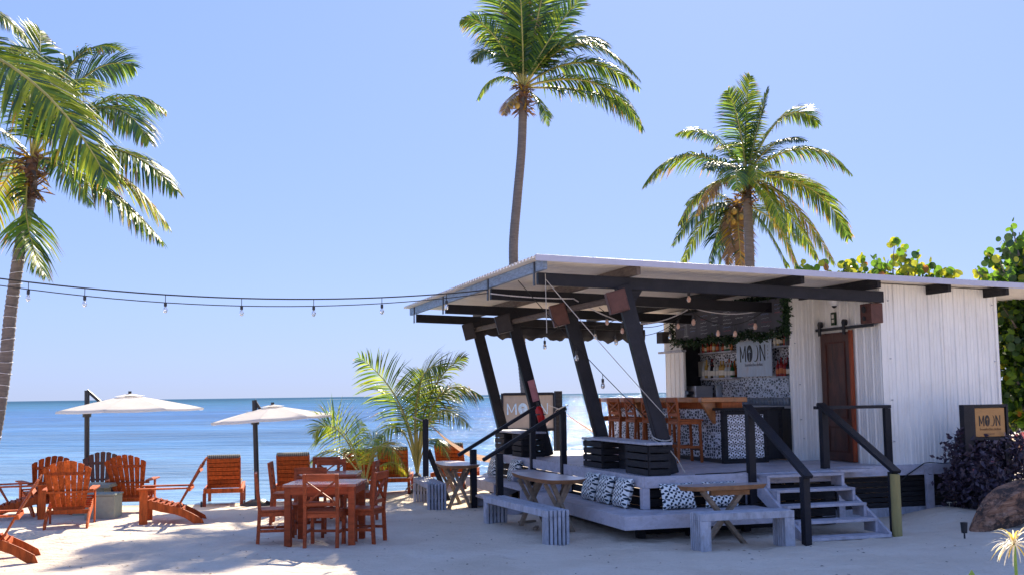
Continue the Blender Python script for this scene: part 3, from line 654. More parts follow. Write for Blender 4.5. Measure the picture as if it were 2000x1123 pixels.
for si, (lo, hi, z, lab) in enumerate(SHELF):
    rows = 1 if si in (0, 2) else 2
    for r_ in range(rows):
        n = int((hi - lo) / .115)
        for i in range(n):
            if lo + .06 + i * .115 + .012 + .05 * r_ > hi - .03: n = i; break
        seen = [i for i in range(n) if not (si == 0 and 0.45 * n > i > .3 * n)]
        for i in range(n):
            if si == 0 and 0.45 * n > i > .3 * n: continue
            k = random.choice(['amber', 'green', 'clear', 'redb', 'dark', 'gold'] if si != 3 else ['dark', 'redb', 'clear', 'dark'])
            sc_ = random.uniform(.75, 1.0) if si in (0, 2) else random.uniform(.95, 1.25)
            p = W((4.0 + .08 * r_), lo + .06 + i * .115 + random.uniform(-.012, .012) + .05 * r_, z + .001)
            bottle(k, names[k] + ' bottle, ' + ORD[len(seen) - 1 - seen.index(i)] + ' from left, ' + ('' if rows == 1 else ('front' if r_ == 0 else 'back') + ' row, ') + lab, tuple(p), 'bottles on the shelves behind the bar', sc_)
# glasses on the back counter
gp = MB().lathe([(.001, 0), (.03, 0), (.036, .13), (.034, .13), (.028, .01), (.001, .01)], 10).mesh('drinking_glass', 'glass')
for i in range(16):
    for r_ in range(2):
        b_ = 2.55 + i * .1; o = link('drinking_glass', gp); o.location = W(3.68 + .1 * r_, b_, 1.612); o['label'] = 'clear glass, ' + ORD[15 - i] + ' from the left, ' + ('front' if r_ == 0 else 'back') + ' row on the counter below the blue sign'; o['category'] = 'glass'; o['group'] = 'glasses lined up on the bar counter'
# machines
ck = thing('coffee_machine', 'grey box shaped coffee machine at the left end of the back counter', 'coffee machine', LW(3.86, 6.1, 1.611), BR)
MB().b2((-.18, -.2, 0), (.18, .2, .36)).build('body', 'steel', ck, .01); MB().lathe([(.001, 0), (.06, 0), (.07, .12), (.05, .13), (.001, .13)], 12, (-.26, 0, .0)).build('jug', 'metal', ck)
MB().b2((-.3, -.12, .2), (-.18, .12, .26)).build('spout', 'metal', ck)
bl = thing('blender', 'tall jug blender on the back counter beside the coffee machine', 'blender', LW(3.86, 5.3, 1.611), BR)
MB().lathe([(.001, 0), (.09, 0), (.07, .14), (.001, .14)], 12).build('base', 'metal', bl); MB().lathe([(.05, .141), (.075, .38), (.07, .38), (.045, .15)], 12).build('jug', 'glass', bl)
tl = thing('till_screen', 'black till with an upright screen at the right end of the back counter', 'till', LW(3.84, 2.42, 1.611), BR)
MB().b2((-.12, -.12, 0), (.12, .12, .06)).build('base', 'metal', tl); MB().b2((-.10, -.02, .06), (-.07, .02, .3)).build('stand', 'metal', tl); MB().b2((-.14, -.14, .22), (-.11, .14, .5)).build('screen', 'metal', tl); MB().b2((-.146, -.11, .25), (-.141, .11, .47)).build('display', 'glass', tl)
sh = MB().b2((-.01, -.2, 0), (0, .2, .3)); single('menu_sheet', sh, 'label', 'grey printed sheet fixed to the dark wall left of the bottle shelves', 'notice', LW(4.08, 6.35, 2.15), BR)
# blue MOON sign
def logo(root, w, h, x0, z0, depth, ink, ink2, lw=1.0, face=-1):
    """letters in local XZ plane facing -Y, w = width of the word, h = letter height"""
    def st(m, p, q, t0, t1):
        p = Vector((p[0], p[1])); q = Vector((q[0], q[1])); 
        m.prism([(x0 + (p.x - t0) * w, z0 + p.y * h), (x0 + (p.x + t0) * w, z0 + p.y * h), (x0 + (q.x + t1) * w, z0 + q.y * h), (x0 + (q.x - t1) * w, z0 + q.y * h)], depth, depth - .004, 'y')
    t = .013 * lw
    m = MB(); st(m, (.03, 0), (.025, 1), t * 1.3, t * .8); st(m, (.03, .95), (.12, .2), t, t * .8); st(m, (.12, .2), (.215, 1), t * .7, t * .9); st(m, (.225, 0), (.22, 1), t * 1.3, t); m.build('letter', ink, root)
    m = MB(); n = 28; m.prism([(x0 + (.385 + .108 * math.cos(2 * math.pi * i / n)) * w, z0 + (.5 + .53 * math.sin(2 * math.pi * i / n)) * h) for i in range(n)], depth, depth - .004, 'y'); o_ = m.build('letter', ink, root)
    m = MB()
    for ang, L in ((200, .3), (160, .33), (120, .3), (75, .32), (35, .34), (-10, .3)):
        dx, dz = math.cos(R(ang)) * .068, math.sin(R(ang)) * L * .8
        cx, cz = .385, .62
        m.prism([(x0 + cx * w, z0 + (cz - .03) * h), (x0 + (cx + dx) * w, z0 + (cz + dz) * h), (x0 + cx * w, z0 + (cz + .05) * h)], depth - .0042, depth - .006, 'y')
    m.prism([(x0 + .378 * w, z0 + .02 * h), (x0 + .392 * w, z0 + .02 * h), (x0 + .389 * w, z0 + .6 * h), (x0 + .382 * w, z0 + .6 * h)], depth - .0065, depth - .008, 'y')
    m.build('palm_motif', ink2, root)
    m = MB(); out = []; inn = []
    for i in range(17):
        a = R(-125 + 200 * i / 16); tt = .035 * math.sin(math.pi * i / 16) + .003
        out.append((x0 + (.60 + .12 * math.cos(a)) * w, z0 + (.5 + .53 * math.sin(a)) * h)); inn.append((x0 + (.60 + (.12 - tt) * math.cos(a)) * w, z0 + (.5 + (.53 - tt * 2.5) * math.sin(a)) * h))
    for i in range(16): m.prism([out[i], out[i + 1], inn[i + 1], inn[i]], depth, depth - .004, 'y')
    m.build('letter', ink, root)
    m = MB(); st(m, (.79, 0), (.78, 1), t * 1.3, t); st(m, (.79, .98), (.955, .02), t * 1.2, t); st(m, (.955, .02), (.96, 1), t * .6, t); m.build('letter', ink, root)
def text(root, s, size, x, z, depth, mt, sx=1.0, name='lettering'):
    cu = bpy.data.curves.new('t', 'FONT'); cu.body = s; cu.size = size; cu.align_x = 'CENTER'; cu.extrude = .002; cu.resolution_u = 2
    to = bpy.data.objects.new('t', cu); COL.objects.link(to); dg = bpy.context.evaluated_depsgraph_get(); me_ = bpy.data.meshes.new_from_object(to.evaluated_get(dg)); bpy.data.objects.remove(to)
    me_.transform(Matrix.Translation((x, depth, z)) @ Matrix.Diagonal((sx, 1, 1, 1)) @ Matrix.Rotation(R(90), 4, 'X')); me_.materials.clear(); me_.materials.append(M_[mt])
    return link(name, me_, root)
bs0, zs0 = on_a(1440, 736, 3.93); bs1, _ = on_a(1508, 736, 3.93); _, zs1 = on_a(1437, 668, 3.93)
sw = bs0 - bs1; shh = zs1 - zs0
bsg = thing('bar_sign', 'pale blue weathered MOON sign hanging behind the bar between the bottle shelves', 'sign', LW(3.93, bs0, zs0), BR - R(90))
MB().b2((0, -.0, 0), (sw, .02, shh)).build('board', 'signblue', bsg, .003)
logo(bsg, sw * .76, shh * .45, sw * .1, shh * .42, -.001, 'ink', 'signblue', 1.1)
text(bsg, 'bomfecho.delias', .085, sw * .5, shh * .29, -.003, 'inkgrey', 1.15)
for k in range(4): text(bsg, 'CAFE'[k], .05, sw * .91, shh * (.78 - .1 * k), -.003, 'inkgrey', 1.0)
# chalkboard menu with garland
cb = thing('chalkboard', 'long dark chalkboard menu with chalk writing hung above the bar opening', 'chalkboard', LW(3.46, 6.22, 2.82), BR - R(90))
W_ = 6.22 - 2.14
for k in range(3): MB().b2((k * W_ / 3 + .002, -.02, 0), ((k + 1) * W_ / 3 - .002, .0, .52)).build('slate_panel', 'chalkboard', cb)
MB().b2((W_, -.05, -.25), (W_ + .03, .02, .55)).build('frame', 'metal', cb)
random.seed(21)
for blk in range(9):
    xx = .2 + blk * W_ / 9.2
    for rr_ in range(random.randint(3, 6)):
        z = .42 - rr_ * .065; m = MB(); x = xx
        while x < xx + random.uniform(.18, .33):
            l_ = random.uniform(.012, .03); m.bar((x, -.0215, z + random.uniform(-.008, .008)), (x + l_, -.0215, z + random.uniform(-.012, .015)), .002, .007); x += l_ + random.uniform(.003, .012)
        m.build('chalk_line', random.choice(['chalk', 'chalk', 'chalk', 'chalkr', 'chalkb']), cb)
m = MB()
for dx in (0, .08): m.bar((.42 + dx, -.0215, .08), (.45 + dx * .7, -.0215, .40), .002, .009)
m.bar((.36, -.0215, .08), (.56, -.0215, .08), .002, .009); m.build('chalk_drawing', 'chalk', cb)
def leaf_cloud(m, pts, n, spread, size, mats=1, flat=False, disc=False):
    for _ in range(n):
        p = Vector(random.choice(pts)) + Vector((random.gauss(0, spread[0]), random.gauss(0, spread[1]), random.gauss(0, spread[2])))
        add_leaf(m, p, size * random.uniform(.6, 1.3), random.randrange(mats), disc)
def add_leaf(m, p, s, mi=0, disc=False):
    d = Vector((random.gauss(0, 1), random.gauss(0, 1), random.gauss(0, 1))).normalized(); e = d.cross(Vector((random.gauss(0, 1), random.gauss(0, 1), random.gauss(0, 1)))).normalized(); n = d.cross(e)
    if disc:
        k = 7; m.add([p + (d * math.cos(2 * math.pi * i / k) + e * math.sin(2 * math.pi * i / k)) * s * .5 + n * (.06 * s * math.cos(4 * math.pi * i / k)) for i in range(k)], [tuple(range(k))], mi)
    else:
        m.add([p, p + d * s * .5 + e * s * .25, p + d * s, p + d * s * .5 - e * s * .25 + n * s * .1], [(0, 1, 2, 3)], mi)
pts = [(x, -.06, -.05 + .03 * math.sin(x * 5)) for x in np.arange(0, W_, .03)] + [(W_ + .08, -.06, z) for z in np.arange(-.1, .75, .03)] * 2 + [(-.05, -.06, z) for z in np.arange(0, .4, .05)] * 2 + [(x, .02, .58) for x in np.arange(1.8, W_, .03)]
m = MB(); leaf_cloud(m, pts, 2600, (.03, .03, .035), .07)
gv = m.build('leaf_garland', 'ivy'); gv.location = LW(3.46, 6.22, 2.82); gv.rotation_euler = (0, 0, BR - R(90)); gv['label'] = 'dark green leaf garland hanging round the edges of the chalkboard'; gv['category'] = 'garland'
# ------------------------------------------------------------------ bar counter (front)
bc = thing('bar_counter', 'bar counter clad in black and white patterned tiles with a thick honey wood top', 'bar counter', tuple(C0), BR)
MB().b2((2.22, 2.04, DK + .06), (2.62, 6.7, 1.58)).build('tiled_side', 'tilesm', bc)
MB().b2((2.21, 2.04, DK), (2.60, 6.7, DK + .055)).build('plinth', 'metal', bc)
m = MB(); n = 26                                                             # slab with an uneven live edge
e0 = [(1.93 + .03 * math.sin(i * 1.1) + .015 * math.sin(i * 2.7), 2.15 + i * 4.75 / n) for i in range(n + 1)]
e1 = [(2.72 + .02 * math.sin(i * .9), 2.15 + i * 4.75 / n) for i in range(n + 1)]
m.prism(e0 + e1[::-1], 1.69, 1.765, 'z'); m.build('bar_top', 'barwood', bc, .008)
MB().b2((2.25, 2.1, 1.582), (2.6, 6.7, 1.688)).build('top_support', 'stool', bc)
for b_ in (2.25, 3.6, 4.9, 6.2):
    m = MB().prism([(1.98, 1.688), (2.218, 1.688), (2.218, 1.36), (2.18, 1.36)], b_, b_ + .06, 'y'); m.build('bracket', 'barwood', bc, .004)
# framed end with star tiles
for lo, hi in (((2.18, 1.93, DK), (2.25, 2.03, 1.56)), ((2.88, 1.93, DK), (2.94, 2.03, 1.56)), ((2.252, 1.93, DK), (2.878, 2.03, DK + .07)), ((2.252, 1.93, 1.50), (2.878, 2.03, 1.56))):
    MB().b2(lo, hi).build('end_frame', 'blackwood', bc, .004)
MB().prism([(2.16, 1.90), (2.97, 1.90), (2.97, 2.36), (3.49, 2.36), (3.49, 2.5), (2.16, 2.5)], 1.563, 1.60, 'z').build('dark_counter_top', 'blackwood', bc, .004)
for i in range(3):
    for j in range(3):
        w = .626 / 3; h = (1.50 - DK - .07) / 3
        MB().b2((2.252 + i * w + .002, 1.955, DK + .07 + j * h + .002), (2.252 + (i + 1) * w - .002, 1.975 - random.uniform(0, .002), DK + .07 + (j + 1) * h - .002)).build('tile', 'tilebig', bc)
MB().b2((2.26, 1.98, DK + .01), (2.87, 2.0, 1.55)).build('backing_panel', 'darkint', bc)
MB().b2((2.95, 2.40, DK + .02), (3.47, 2.44, 1.555)).build('service_gate', 'darkint', bc, .004)
for a_ in (2.97, 3.40): MB().b2((a_, 2.385, DK + .1), (a_ + .05, 2.399, 1.5)).build('gate_rail', 'blackwood', bc)
# ------------------------------------------------------------------ bar stools
def stool():
    t = thing('bar_stool', '', 'bar stool', (0, 0, 0), 0, 'wooden bar stools along the tiled counter')
    H = .66; BT = 1.0; w = .20
    for x in (-w, w):
        m = MB().bar((x, -.2, 0), (x, -.17, H), .04, .04, (0, 1, 0)); m.bar((x, -.17, H), (x, -.21, BT), .04, .035, (0, 1, 0)); m.build('leg', 'stool', t, .004)
        MB().bar((x, .19, 0), (x, .17, H), .04, .04, (0, 1, 0)).build('leg', 'stool', t, .004)
        MB().b2((x - .012, -.17, .22), (x + .012, .17, .26)).build('stretcher', 'stool', t)
    MB().b2((-w + .02, -.20, .28), (w - .02, -.18, .31)).build('stretcher', 'redd', t); MB().b2((-w + .02, .16, .18), (w - .02, .19, .22)).build('stretcher', 'redd', t)
    MB().b2((-w - .02, -.2, H - .07), (w + .02, .2, H - .02)).build('seat_frame', 'stool', t, .004); MB().b2((-w - .03, -.17, H - .018), (w + .03, .22, H + .01)).build('seat', 'stool', t, .006)
    MB().bar((-w - .01, -.208, BT - .03), (w + .01, -.208, BT - .03), .03, .075).build('top_rail', 'stool', t, .004)
    MB().bar((-w, -.18, H + .08), (w, -.18, H + .08), .025, .045).build('lower_rail', 'stool', t)
    for s in (1, -1): MB().bar((-w * s, -.19, H + .1), (w * s, -.205, BT - .07), .02 + .002 * s, .03, (0, 1, 0)).build('cross_slat', 'stool', t)
    return t
st0 = stool()
for i, b_ in enumerate((2.62, 3.6, 4.35, 5.1, 5.9)):
    loc = LW(1.86, b_, DK + .001); rz = BR - R(90) + R((-4, 3, -2, 5, -3)[i])
    lab = ('nearest bar stool, by the corner of the counter', 'second bar stool from the star-tiled corner of the counter', 'middle one of the five bar stools along the counter', 'fourth bar stool from the star-tiled corner, next to the farthest', 'farthest bar stool, with the sea behind its legs')[i]
    lab = 'brown wooden X-back ' + lab
    if i == 0: st0.location = loc; st0.rotation_euler = (0, 0, rz); st0['label'] = lab
    else: copy_thing(st0, loc, rz, lab)
# ------------------------------------------------------------------ crate seats
def crate_seat(label, a0, a1, b0, b1, b2, b3):
    t = thing('crate_seat', label, 'crate', tuple(C0), BR, 'slatted crate seats under the leaning posts')
    z0, z1 = DK + .001, DK + .40
    for (p, q) in ((b0, b1), (b2, b3)):
        for k in range(4):
            z = z0 + k * .10
            j = [random.uniform(-.006, .006) for _ in range(4)]
            MB().b2((a0 - .015, p + j[0], z + .004), (a0 + .0, q + j[1], z + .082)).build('slat', 'blackwood', t)
            MB().b2((a1 - .015, p + j[0], z + .004), (a1 + .0, q + j[1], z + .082)).build('slat', 'blackwood', t)
            MB().b2((a0 + .002, p - .012, z + .004), (a1 - .017, p + .002, z + .082)).build('slat', 'blackwood', t)
            MB().b2((a0 + .002, q - .002, z + .004), (a1 - .017, q + .012, z + .082)).build('slat', 'blackwood', t)
        for x in (a0 + .002, a1 - .045):
            for y in (p + .004, q - .035): MB().b2((x, y, z0), (x + .03, y + .03, z1)).build('corner_post', 'blackwood', t)
    MB().b2((a0 + .27, b1 + .02, z0), (a1 - .02, b2 - .02, z1 - .01)).build('back_board', 'blackwood', t)
    for k in range(3): MB().b2((a0 + .245, b1 + .02, z0 + .01 + k * .13), (a0 + .268, b2 - .02, z0 + .115 + k * .13)).build('slat', 'blackwood', t)
    MB().b2((a0 - .03, b0 - .03, z1 + .002), (a1 + .02, b3 + .03, z1 + .035)).build('top_board', 'benchgrey', t, .006)
    return t
crate_seat('low black crate seat with a grey board on top, by the nearest leaning post', .12, .44, .10, .85, 1.75, 2.5)
crate_seat('low black crate seat with a grey board on top, behind the side stairs', -.02, .40, 5.2, 5.75, 6.25, 6.85)
# ------------------------------------------------------------------ speakers, lamp, extinguisher
def speaker(u, v, b, w, h, mt, lab, tilt=0, dpt=.2):
    a, z = on_b(u, v, b)
    t = thing('speaker', lab, 'speaker', LW(a, b, z), BR, 'box speakers under the roof')
    o = MB().box((0, 0, 0), (w, dpt, h)).build('cabinet', mt, t, .006); o.rotation_euler = (0, tilt, R(-14))
    g_ = MB().b2((-w * .42, -.006, -h * .42), (w * .42, .0, h * .42)).build('grille', 'speakd' if mt == 'speakd' else 'speakb', t); g_.location = Matrix.Rotation(R(-14), 3, 'Z') @ Matrix.Rotation(tilt, 3, 'Y') @ Vector((0, -dpt / 2 - .004, 0)); g_.rotation_euler = (0, tilt, R(-14))
    k = MB().b2((-.02, dpt / 2, -.03), (.02, dpt / 2 + .08, .03)).build('bracket', 'metal', t); k.rotation_euler = (0, tilt, R(-14))
speaker(1205, 589, .22, .26, .29, 'speakb', 'brown box speaker on the nearest leaning post', R(-14))
speaker(1092, 615, 2.45, .24, .33, 'speakb', 'brown box speaker on the second leaning post', R(-14))
speaker(984, 632, 5.3, .27, .31, 'speakd', 'dark box speaker on the third leaning post', R(-14))
speaker(916, 647, 7.7, .22, .31, 'speakd', 'dark box speaker hanging left of the farthest leaning post', R(-14))
b_, z_ = on_a(1702, 612, 3.9)
t = thing('speaker', 'dark brown box speaker on the white wall above the sliding door rail', 'speaker', LW(3.88, b_, z_), BR, 'box speakers under the roof')
MB().box((.02, 0, 0), (.2, .28, .29)).build('cabinet', 'speakb', t, .01); MB().tube([(-.081, .03, .06), (-.095, .03, .06)], .05, 14).build('cone', 'speakd', t); MB().tube([(-.081, .03, -.07), (-.095, .03, -.07)], .035, 14).build('cone', 'speakd', t)
b_, z_ = on_a(1297, 659, 3.4)
t = thing('speaker', 'dark box speaker on the far corner of the bar with small bulbs in front', 'speaker', LW(3.4, b_, z_), BR, 'box speakers under the roof'); MB().box((0, 0, 0), (.2, .28, .22)).build('cabinet', 'speakd', t, .006); MB().b2((.1, -.03, -.03), (.13, .03, .03)).build('bracket', 'metal', t)
def lamp(u, v, b, lab):
    a, z = on_b(u, v, b); t = thing('ceiling_lamp', lab, 'lamp', LW(a, b, z), BR)
    MB().lathe([(.001, .09), (.065, .09), (.075, .05), (.075, -.03), (.05, -.06), (.001, -.075)], 16).build('shade', 'white', t)
    MB().tube([(0, 0, .09), (0, 0, zt(a) - .04 - z)], .012, 8).build('stem', 'white', t)
    MB().sph((0, 0, -.06), .04, 10, 6).build('lens', 'bulb' if 'globe' in lab else 'metal', t)
lamp(1238, 572, .9, 'white globe shaped lamp hanging under the roof near the front beam')
lamp(1629, 589, 1.3, 'white dome camera hanging under the roof above the door')
t = thing('fire_extinguisher', 'red fire extinguisher strapped to the third leaning post', 'extinguisher', LW(0, 0, 0), BR)
ax = lambda b: None
def post_pt(b, z, da=0): return (.55 - .65 * (z - DK) / 2.54 + da, b, z)
p0 = Vector(post_pt(5.32, 1.35)); p1 = Vector(post_pt(5.32, 1.64))
MB().tube([p0, p0.lerp(p1, .08), p0.lerp(p1, .85), p1], [.05, .07, .07, .03], 14).build('cylinder', 'redp', t); MB().tube([p1, p1 + Vector((-.02, 0, .07))], .022, 8).build('valve', 'metal', t)
MB().bar(p0.lerp(p1, .5) + Vector((-.08, .02, 0)), p0.lerp(p1, .5) + Vector((.08, .02, 0)), .17, .02).build('strap', 'metal', t)
MB().bar(post_pt(5.36, 1.73), post_pt(5.36, 2.10), .012, .12, (1, 0, 0)).build('notice_plate', 'pinkp', bar)
# ------------------------------------------------------------------ pillows
def pillow_mesh(w, h, t):
    m = MB(); n = 12; vs = []
    for sgn in (1, -1):
        for j in range(n + 1):
            for i in range(n + 1):
                x = -1 + 2 * i / n; z = -1 + 2 * j / n; k = (max(0, (1 - x ** 4) * (1 - z ** 4))) ** .45
                pin = 1 - .07 * (1 - abs(x) ** 2) * abs(z) ** 3; pin2 = 1 - .07 * (1 - abs(z) ** 2) * abs(x) ** 3
                vs.append((x * w / 2 * pin2, sgn * t / 2 * k, z * h / 2 * pin))
    N1 = (n + 1) ** 2; fs = []
    for s in (0, 1):
        for j in range(n):
            for i in range(n):
                a = s * N1 + j * (n + 1) + i; q = (a, a + 1, a + n + 2, a + n + 1); fs.append(q if s else q[::-1])
    m.add(vs, fs, 0, True); return m.mesh('cushion', 'pillow')
pm = pillow_mesh(.44, .40, .17); pm2 = pillow_mesh(.50, .34, .16)
def pillow(a, b, rz, lab, me_, tilt, h):
    o = link('cushion', me_); o.location = W(a, b, LZ + h * .5 * math.cos(tilt) + .004); o.rotation_euler = (-tilt, 0, rz); o['label'] = lab; o['category'] = 'cushion'; o['group'] = 'patterned cushions on the deck ledge'
for (u, v), lab in zip(((1153, 960), (1182, 966), (1215, 972)), ('farthest of the three leaf print cushions in a row on the side ledge', 'middle one of the three leaf print cushions on the side ledge', 'nearest of the three leaf print cushions, by the ledge corner post')):
    b_, z_ = on_a(u, v, -.16); pillow(-.145, b_, BR - R(90), lab, pm, R(16), .40)
for (u, v), lab in zip(((965, 918), (1004, 922)), ('dark and white cushion at the far end of the ledge, beyond the side stairs', 'dark and white cushion between the farthest cushion and the side stairs')):
    b_, z_ = on_a(u, v, -.16); pillow(-.145, b_, BR - R(90), lab, pm, R(16), .40)
for (u, v), lab in zip(((1325, 978), (1408, 976)), ('wide dark and white cushion on the front ledge, left of the crossed table legs', 'dark and white cushion on the front ledge seen between the crossed table legs')):
    a_, z_ = on_b(u, v, -.14); pillow(a_, -.13, BR + R(3), lab, pm2, R(16), .34)
# ------------------------------------------------------------------ slatted benches and live edge tables
def slat_bench(label, L, loc, rz, group, w=.36, H=.42, n=6):
    t = thing('slat_bench', label, 'bench', loc, rz, group)
    for i in range(n):
        y = -w / 2 + (i + .5) * w / n; hw = w / n * .33
        MB().b2((-L / 2, y - hw, H - .085), (L / 2, y + hw, H)).build('seat_slat', 'benchgrey', t, .004)
        for x in (-L / 2, L / 2 - .13):
            MB().b2((x, y - hw, -.06), (x + .13, y + hw, H - .087)).build('leg_slat', 'benchgrey', t, .004)
    for x in (-L / 2 + .04, L / 2 - .09): MB().b2((x, -w / 2 + .01, .12), (x + .05, w / 2 - .01, .17)).build('tie_bar', 'blackwood', t)
    return t
GB = 'grey slatted benches beside the deck'
def ab_loc(a, b): p = W(a, b, 0); return gz(p.x, p.y)
slat_bench('grey slatted bench parallel to the side ledge, below the side stairs', 2.35, ab_loc(-1.30, 1.10), BR + R(90 + 4), GB, .34, .41)
slat_bench('grey slatted bench standing farthest left, near the young green palm', 1.75, ab_loc(-1.66, 5.30), BR + R(90 - 4), GB, .32, .42)
slat_bench('grey slatted bench in front of the red topped table, facing the camera', 1.22, ab_loc(.68, -1.36), BR - R(2), GB, .33, .42)
def slab_table(label, loc, rz, Lh, wf, top, legs='V', mt='slab', H=.72):
    t = thing('slab_table', label, 'table', loc, rz, 'live edge slab tables'); n = 36; out = []
    for i in range(n):
        a = 2 * math.pi * i / n; x = math.copysign(abs(math.cos(a)) ** .55, math.cos(a)) * Lh; y = math.copysign(abs(math.sin(a)) ** .6, math.sin(a)) * wf * (1 + .12 * math.sin(a * 3 + 1) + .07 * math.sin(a * 5)) * (1 - .12 * math.cos(a))
        out.append((x, y))
    m = MB(); n_ = len(out); lo = [(x * .93, y * .88) for x, y in out]
    m.add([(x, y, H) for x, y in out], [tuple(range(n_))]); m.build('table_top', mt, t)
    m = MB(); m.add([(x, y, H) for x, y in out] + [(x, y, H - .055) for x, y in lo], [(i, (i + 1) % n_, n_ + (i + 1) % n_, n_ + i)[::-1] for i in range(n_)]); m.add([(x, y, H - .055) for x, y in lo], [tuple(range(n_))[::-1]]); m.build('slab_edge', 'bark', t)
    if legs == 'V':
        for x in (-Lh * .55, Lh * .55):
            for s in (-1, 1):
                MB().bar((x - .02 * s, s * wf * .7, -.05), (x + .02 * s, -s * wf * .35, H - .072), .085, .05, (0, 1, 0)).build('leg', 'rawwood', t, .006)
                MB().bar((x + .05, s * wf * .62, H - .074), (x + .05, s * wf * .05, .33), .05, .045, (0, 1, 0)).build('leg_brace', 'rawwood', t, .004)
    else:
        for s in (-1, 1):
            MB().bar((-.29 * s, .03 * s, -.05), (.29 * s, .03 * s, H - .072), .09, .05, (1, 0, 0)).build('leg', 'rawwood', t, .006)
        MB().b2((-Lh * .3, -.03, H - .13), (Lh * .6, .03, H - .072)).build('rail', 'bark', t)
    return t
p = (onz(1003, 930, .72) + onz(1138, 942, .72)) / 2
slab_table('pale wavy-edged slab table behind the grey bench, near the side stairs', ab_loc(-.93, 1.25), BR + R(93), .92, .30, 'V')
slab_table('wavy-edged slab table standing farthest left, beside the small grey bench', ab_loc(-1.28, 5.05), BR + R(88), .75, .30, 'V')
slab_table('reddish slab table on crossed legs at the front ledge of the deck', ab_loc(.62, -1.0), BR - R(1), .58, .20, 'X', 'slabr')
# ------------------------------------------------------------------ dining sets
def dining_chair(mt):
    t = thing('dining_chair', '', 'chair', (0, 0, 0), 0, 'X-back wooden dining chairs on the sand')
    w = .20; H = .44; BT = .90
    for x in (-w, w):
        m = MB().bar((x, -.215, -.03), (x, -.19, H), .042, .045, (0, 1, 0)); m.bar((x, -.19, H - .01), (x, -.245, BT), .042, .04, (0, 1, 0)); m.build('leg', mt, t, .004)
        MB().bar((x * .97, .19, -.03), (x, .19, H - .02), .042, .042, (0, 1, 0)).build('leg', mt, t, .004)
        MB().b2((x - .012, -.18, .17), (x + .012, .17, .205)).build('stretcher', mt, t)
    MB().b2((-w + .022, -.01, .172), (w - .022, .015, .203)).build('stretcher', mt, t)
    MB().b2((-w - .015, -.19, H - .075), (w + .015, .205, H - .02)).build('seat_frame', mt, t, .003); MB().b2((-w - .025, -.2, H - .018), (w + .025, .225, H + .008)).build('seat', mt, t, .006)
    MB().bar((-w + .02, -.241, BT - .045), (w - .02, -.241, BT - .045), .028, .09).build('top_rail', mt, t, .003); MB().bar((-w + .02, -.20, H + .09), (w - .02, -.20, H + .09), .026, .045).build('lower_rail', mt, t, .003)
    for s in (1, -1): MB().bar(((-w + .02) * s, -.205, H + .11), ((w - .02) * s, -.238, BT - .09), .02 + .003 * s, .035, (0, 1, 0)).build('cross_slat', mt, t)
    return t
c0 = dining_chair('table')
def face(dx, dy): return math.atan2(-dx, dy)
chairs = [((-2.36, 14.17), face(0.05, 1), 'brown X-back dining chair with its back to the camera, nearest of all'),
          ((-3.05, 14.52), face(1, .22), 'brown X-back dining chair seen edge-on at the left side of the near table'),
          ((-1.93, 14.58), face(-1, .25), 'brown X-back dining chair at the right side of the near table'),
          ((-2.78, 15.42), face(.1, -1), 'brown X-back dining chair on the far side of the near table'),
          ((-3.42, 17.1), face(1, .1), 'dark X-back dining chair edge-on at the left side of the rear table'),
          ((-2.30, 17.0), face(-1, .05), 'dark X-back dining chair edge-on at the right side of the rear table'),
          ((-2.80, 17.25), face(.05, -1), 'dark X-back dining chair directly behind the rear table, right one of two'),
          ((-3.02, 17.9), face(-.1, -1), 'dark X-back dining chair farthest back behind the rear table')]
for i, ((x, y), rz, lab) in enumerate(chairs):
    if i == 0: c0.location = gz(x, y); c0.rotation_euler = (0, 0, rz); c0['label'] = lab
    else: copy_thing(c0, gz(x, y), rz, lab)
def dining_table(lab, x, y, w, d, rz, mt):
    t = thing('dining_table', lab, 'table', gz(x, y), rz, 'square wooden dining tables'); H = .75
    nb = 5
    for i in range(nb): MB().b2((-w / 2, -d / 2 + i * d / nb + .002, H - .035), (w / 2, -d / 2 + (i + 1) * d / nb - .002, H - random.uniform(0, .002))).build('top_board', 'ttop', t, .003)
    for sx in (-1, 1):
        for sy in (-1, 1): MB().b2((sx * (w / 2 - .06) - .04, sy * (d / 2 - .06) - .04, -.03), (sx * (w / 2 - .06) + .04, sy * (d / 2 - .06) + .04, H - .037)).build('leg', mt, t, .004)
    for s in (-1, 1):
        MB().b2((-w / 2 + .1, s * (d / 2 - .03) - .012, H - .13), (w / 2 - .1, s * (d / 2 - .03) + .012, H - .037)).build('apron', mt, t); MB().b2((s * (w / 2 - .03) - .012, -d / 2 + .1, H - .13), (s * (w / 2 - .03) + .012, d / 2 - .1, H - .037)).build('apron', mt, t)
dining_table('square mahogany dining table on the sand nearest the camera', -2.42, 14.62, .92, .88, R(-2), 'table')
dining_table('darker dining table half hidden behind the near one', -2.72, 16.75, .88, .85, R(2), 'table')
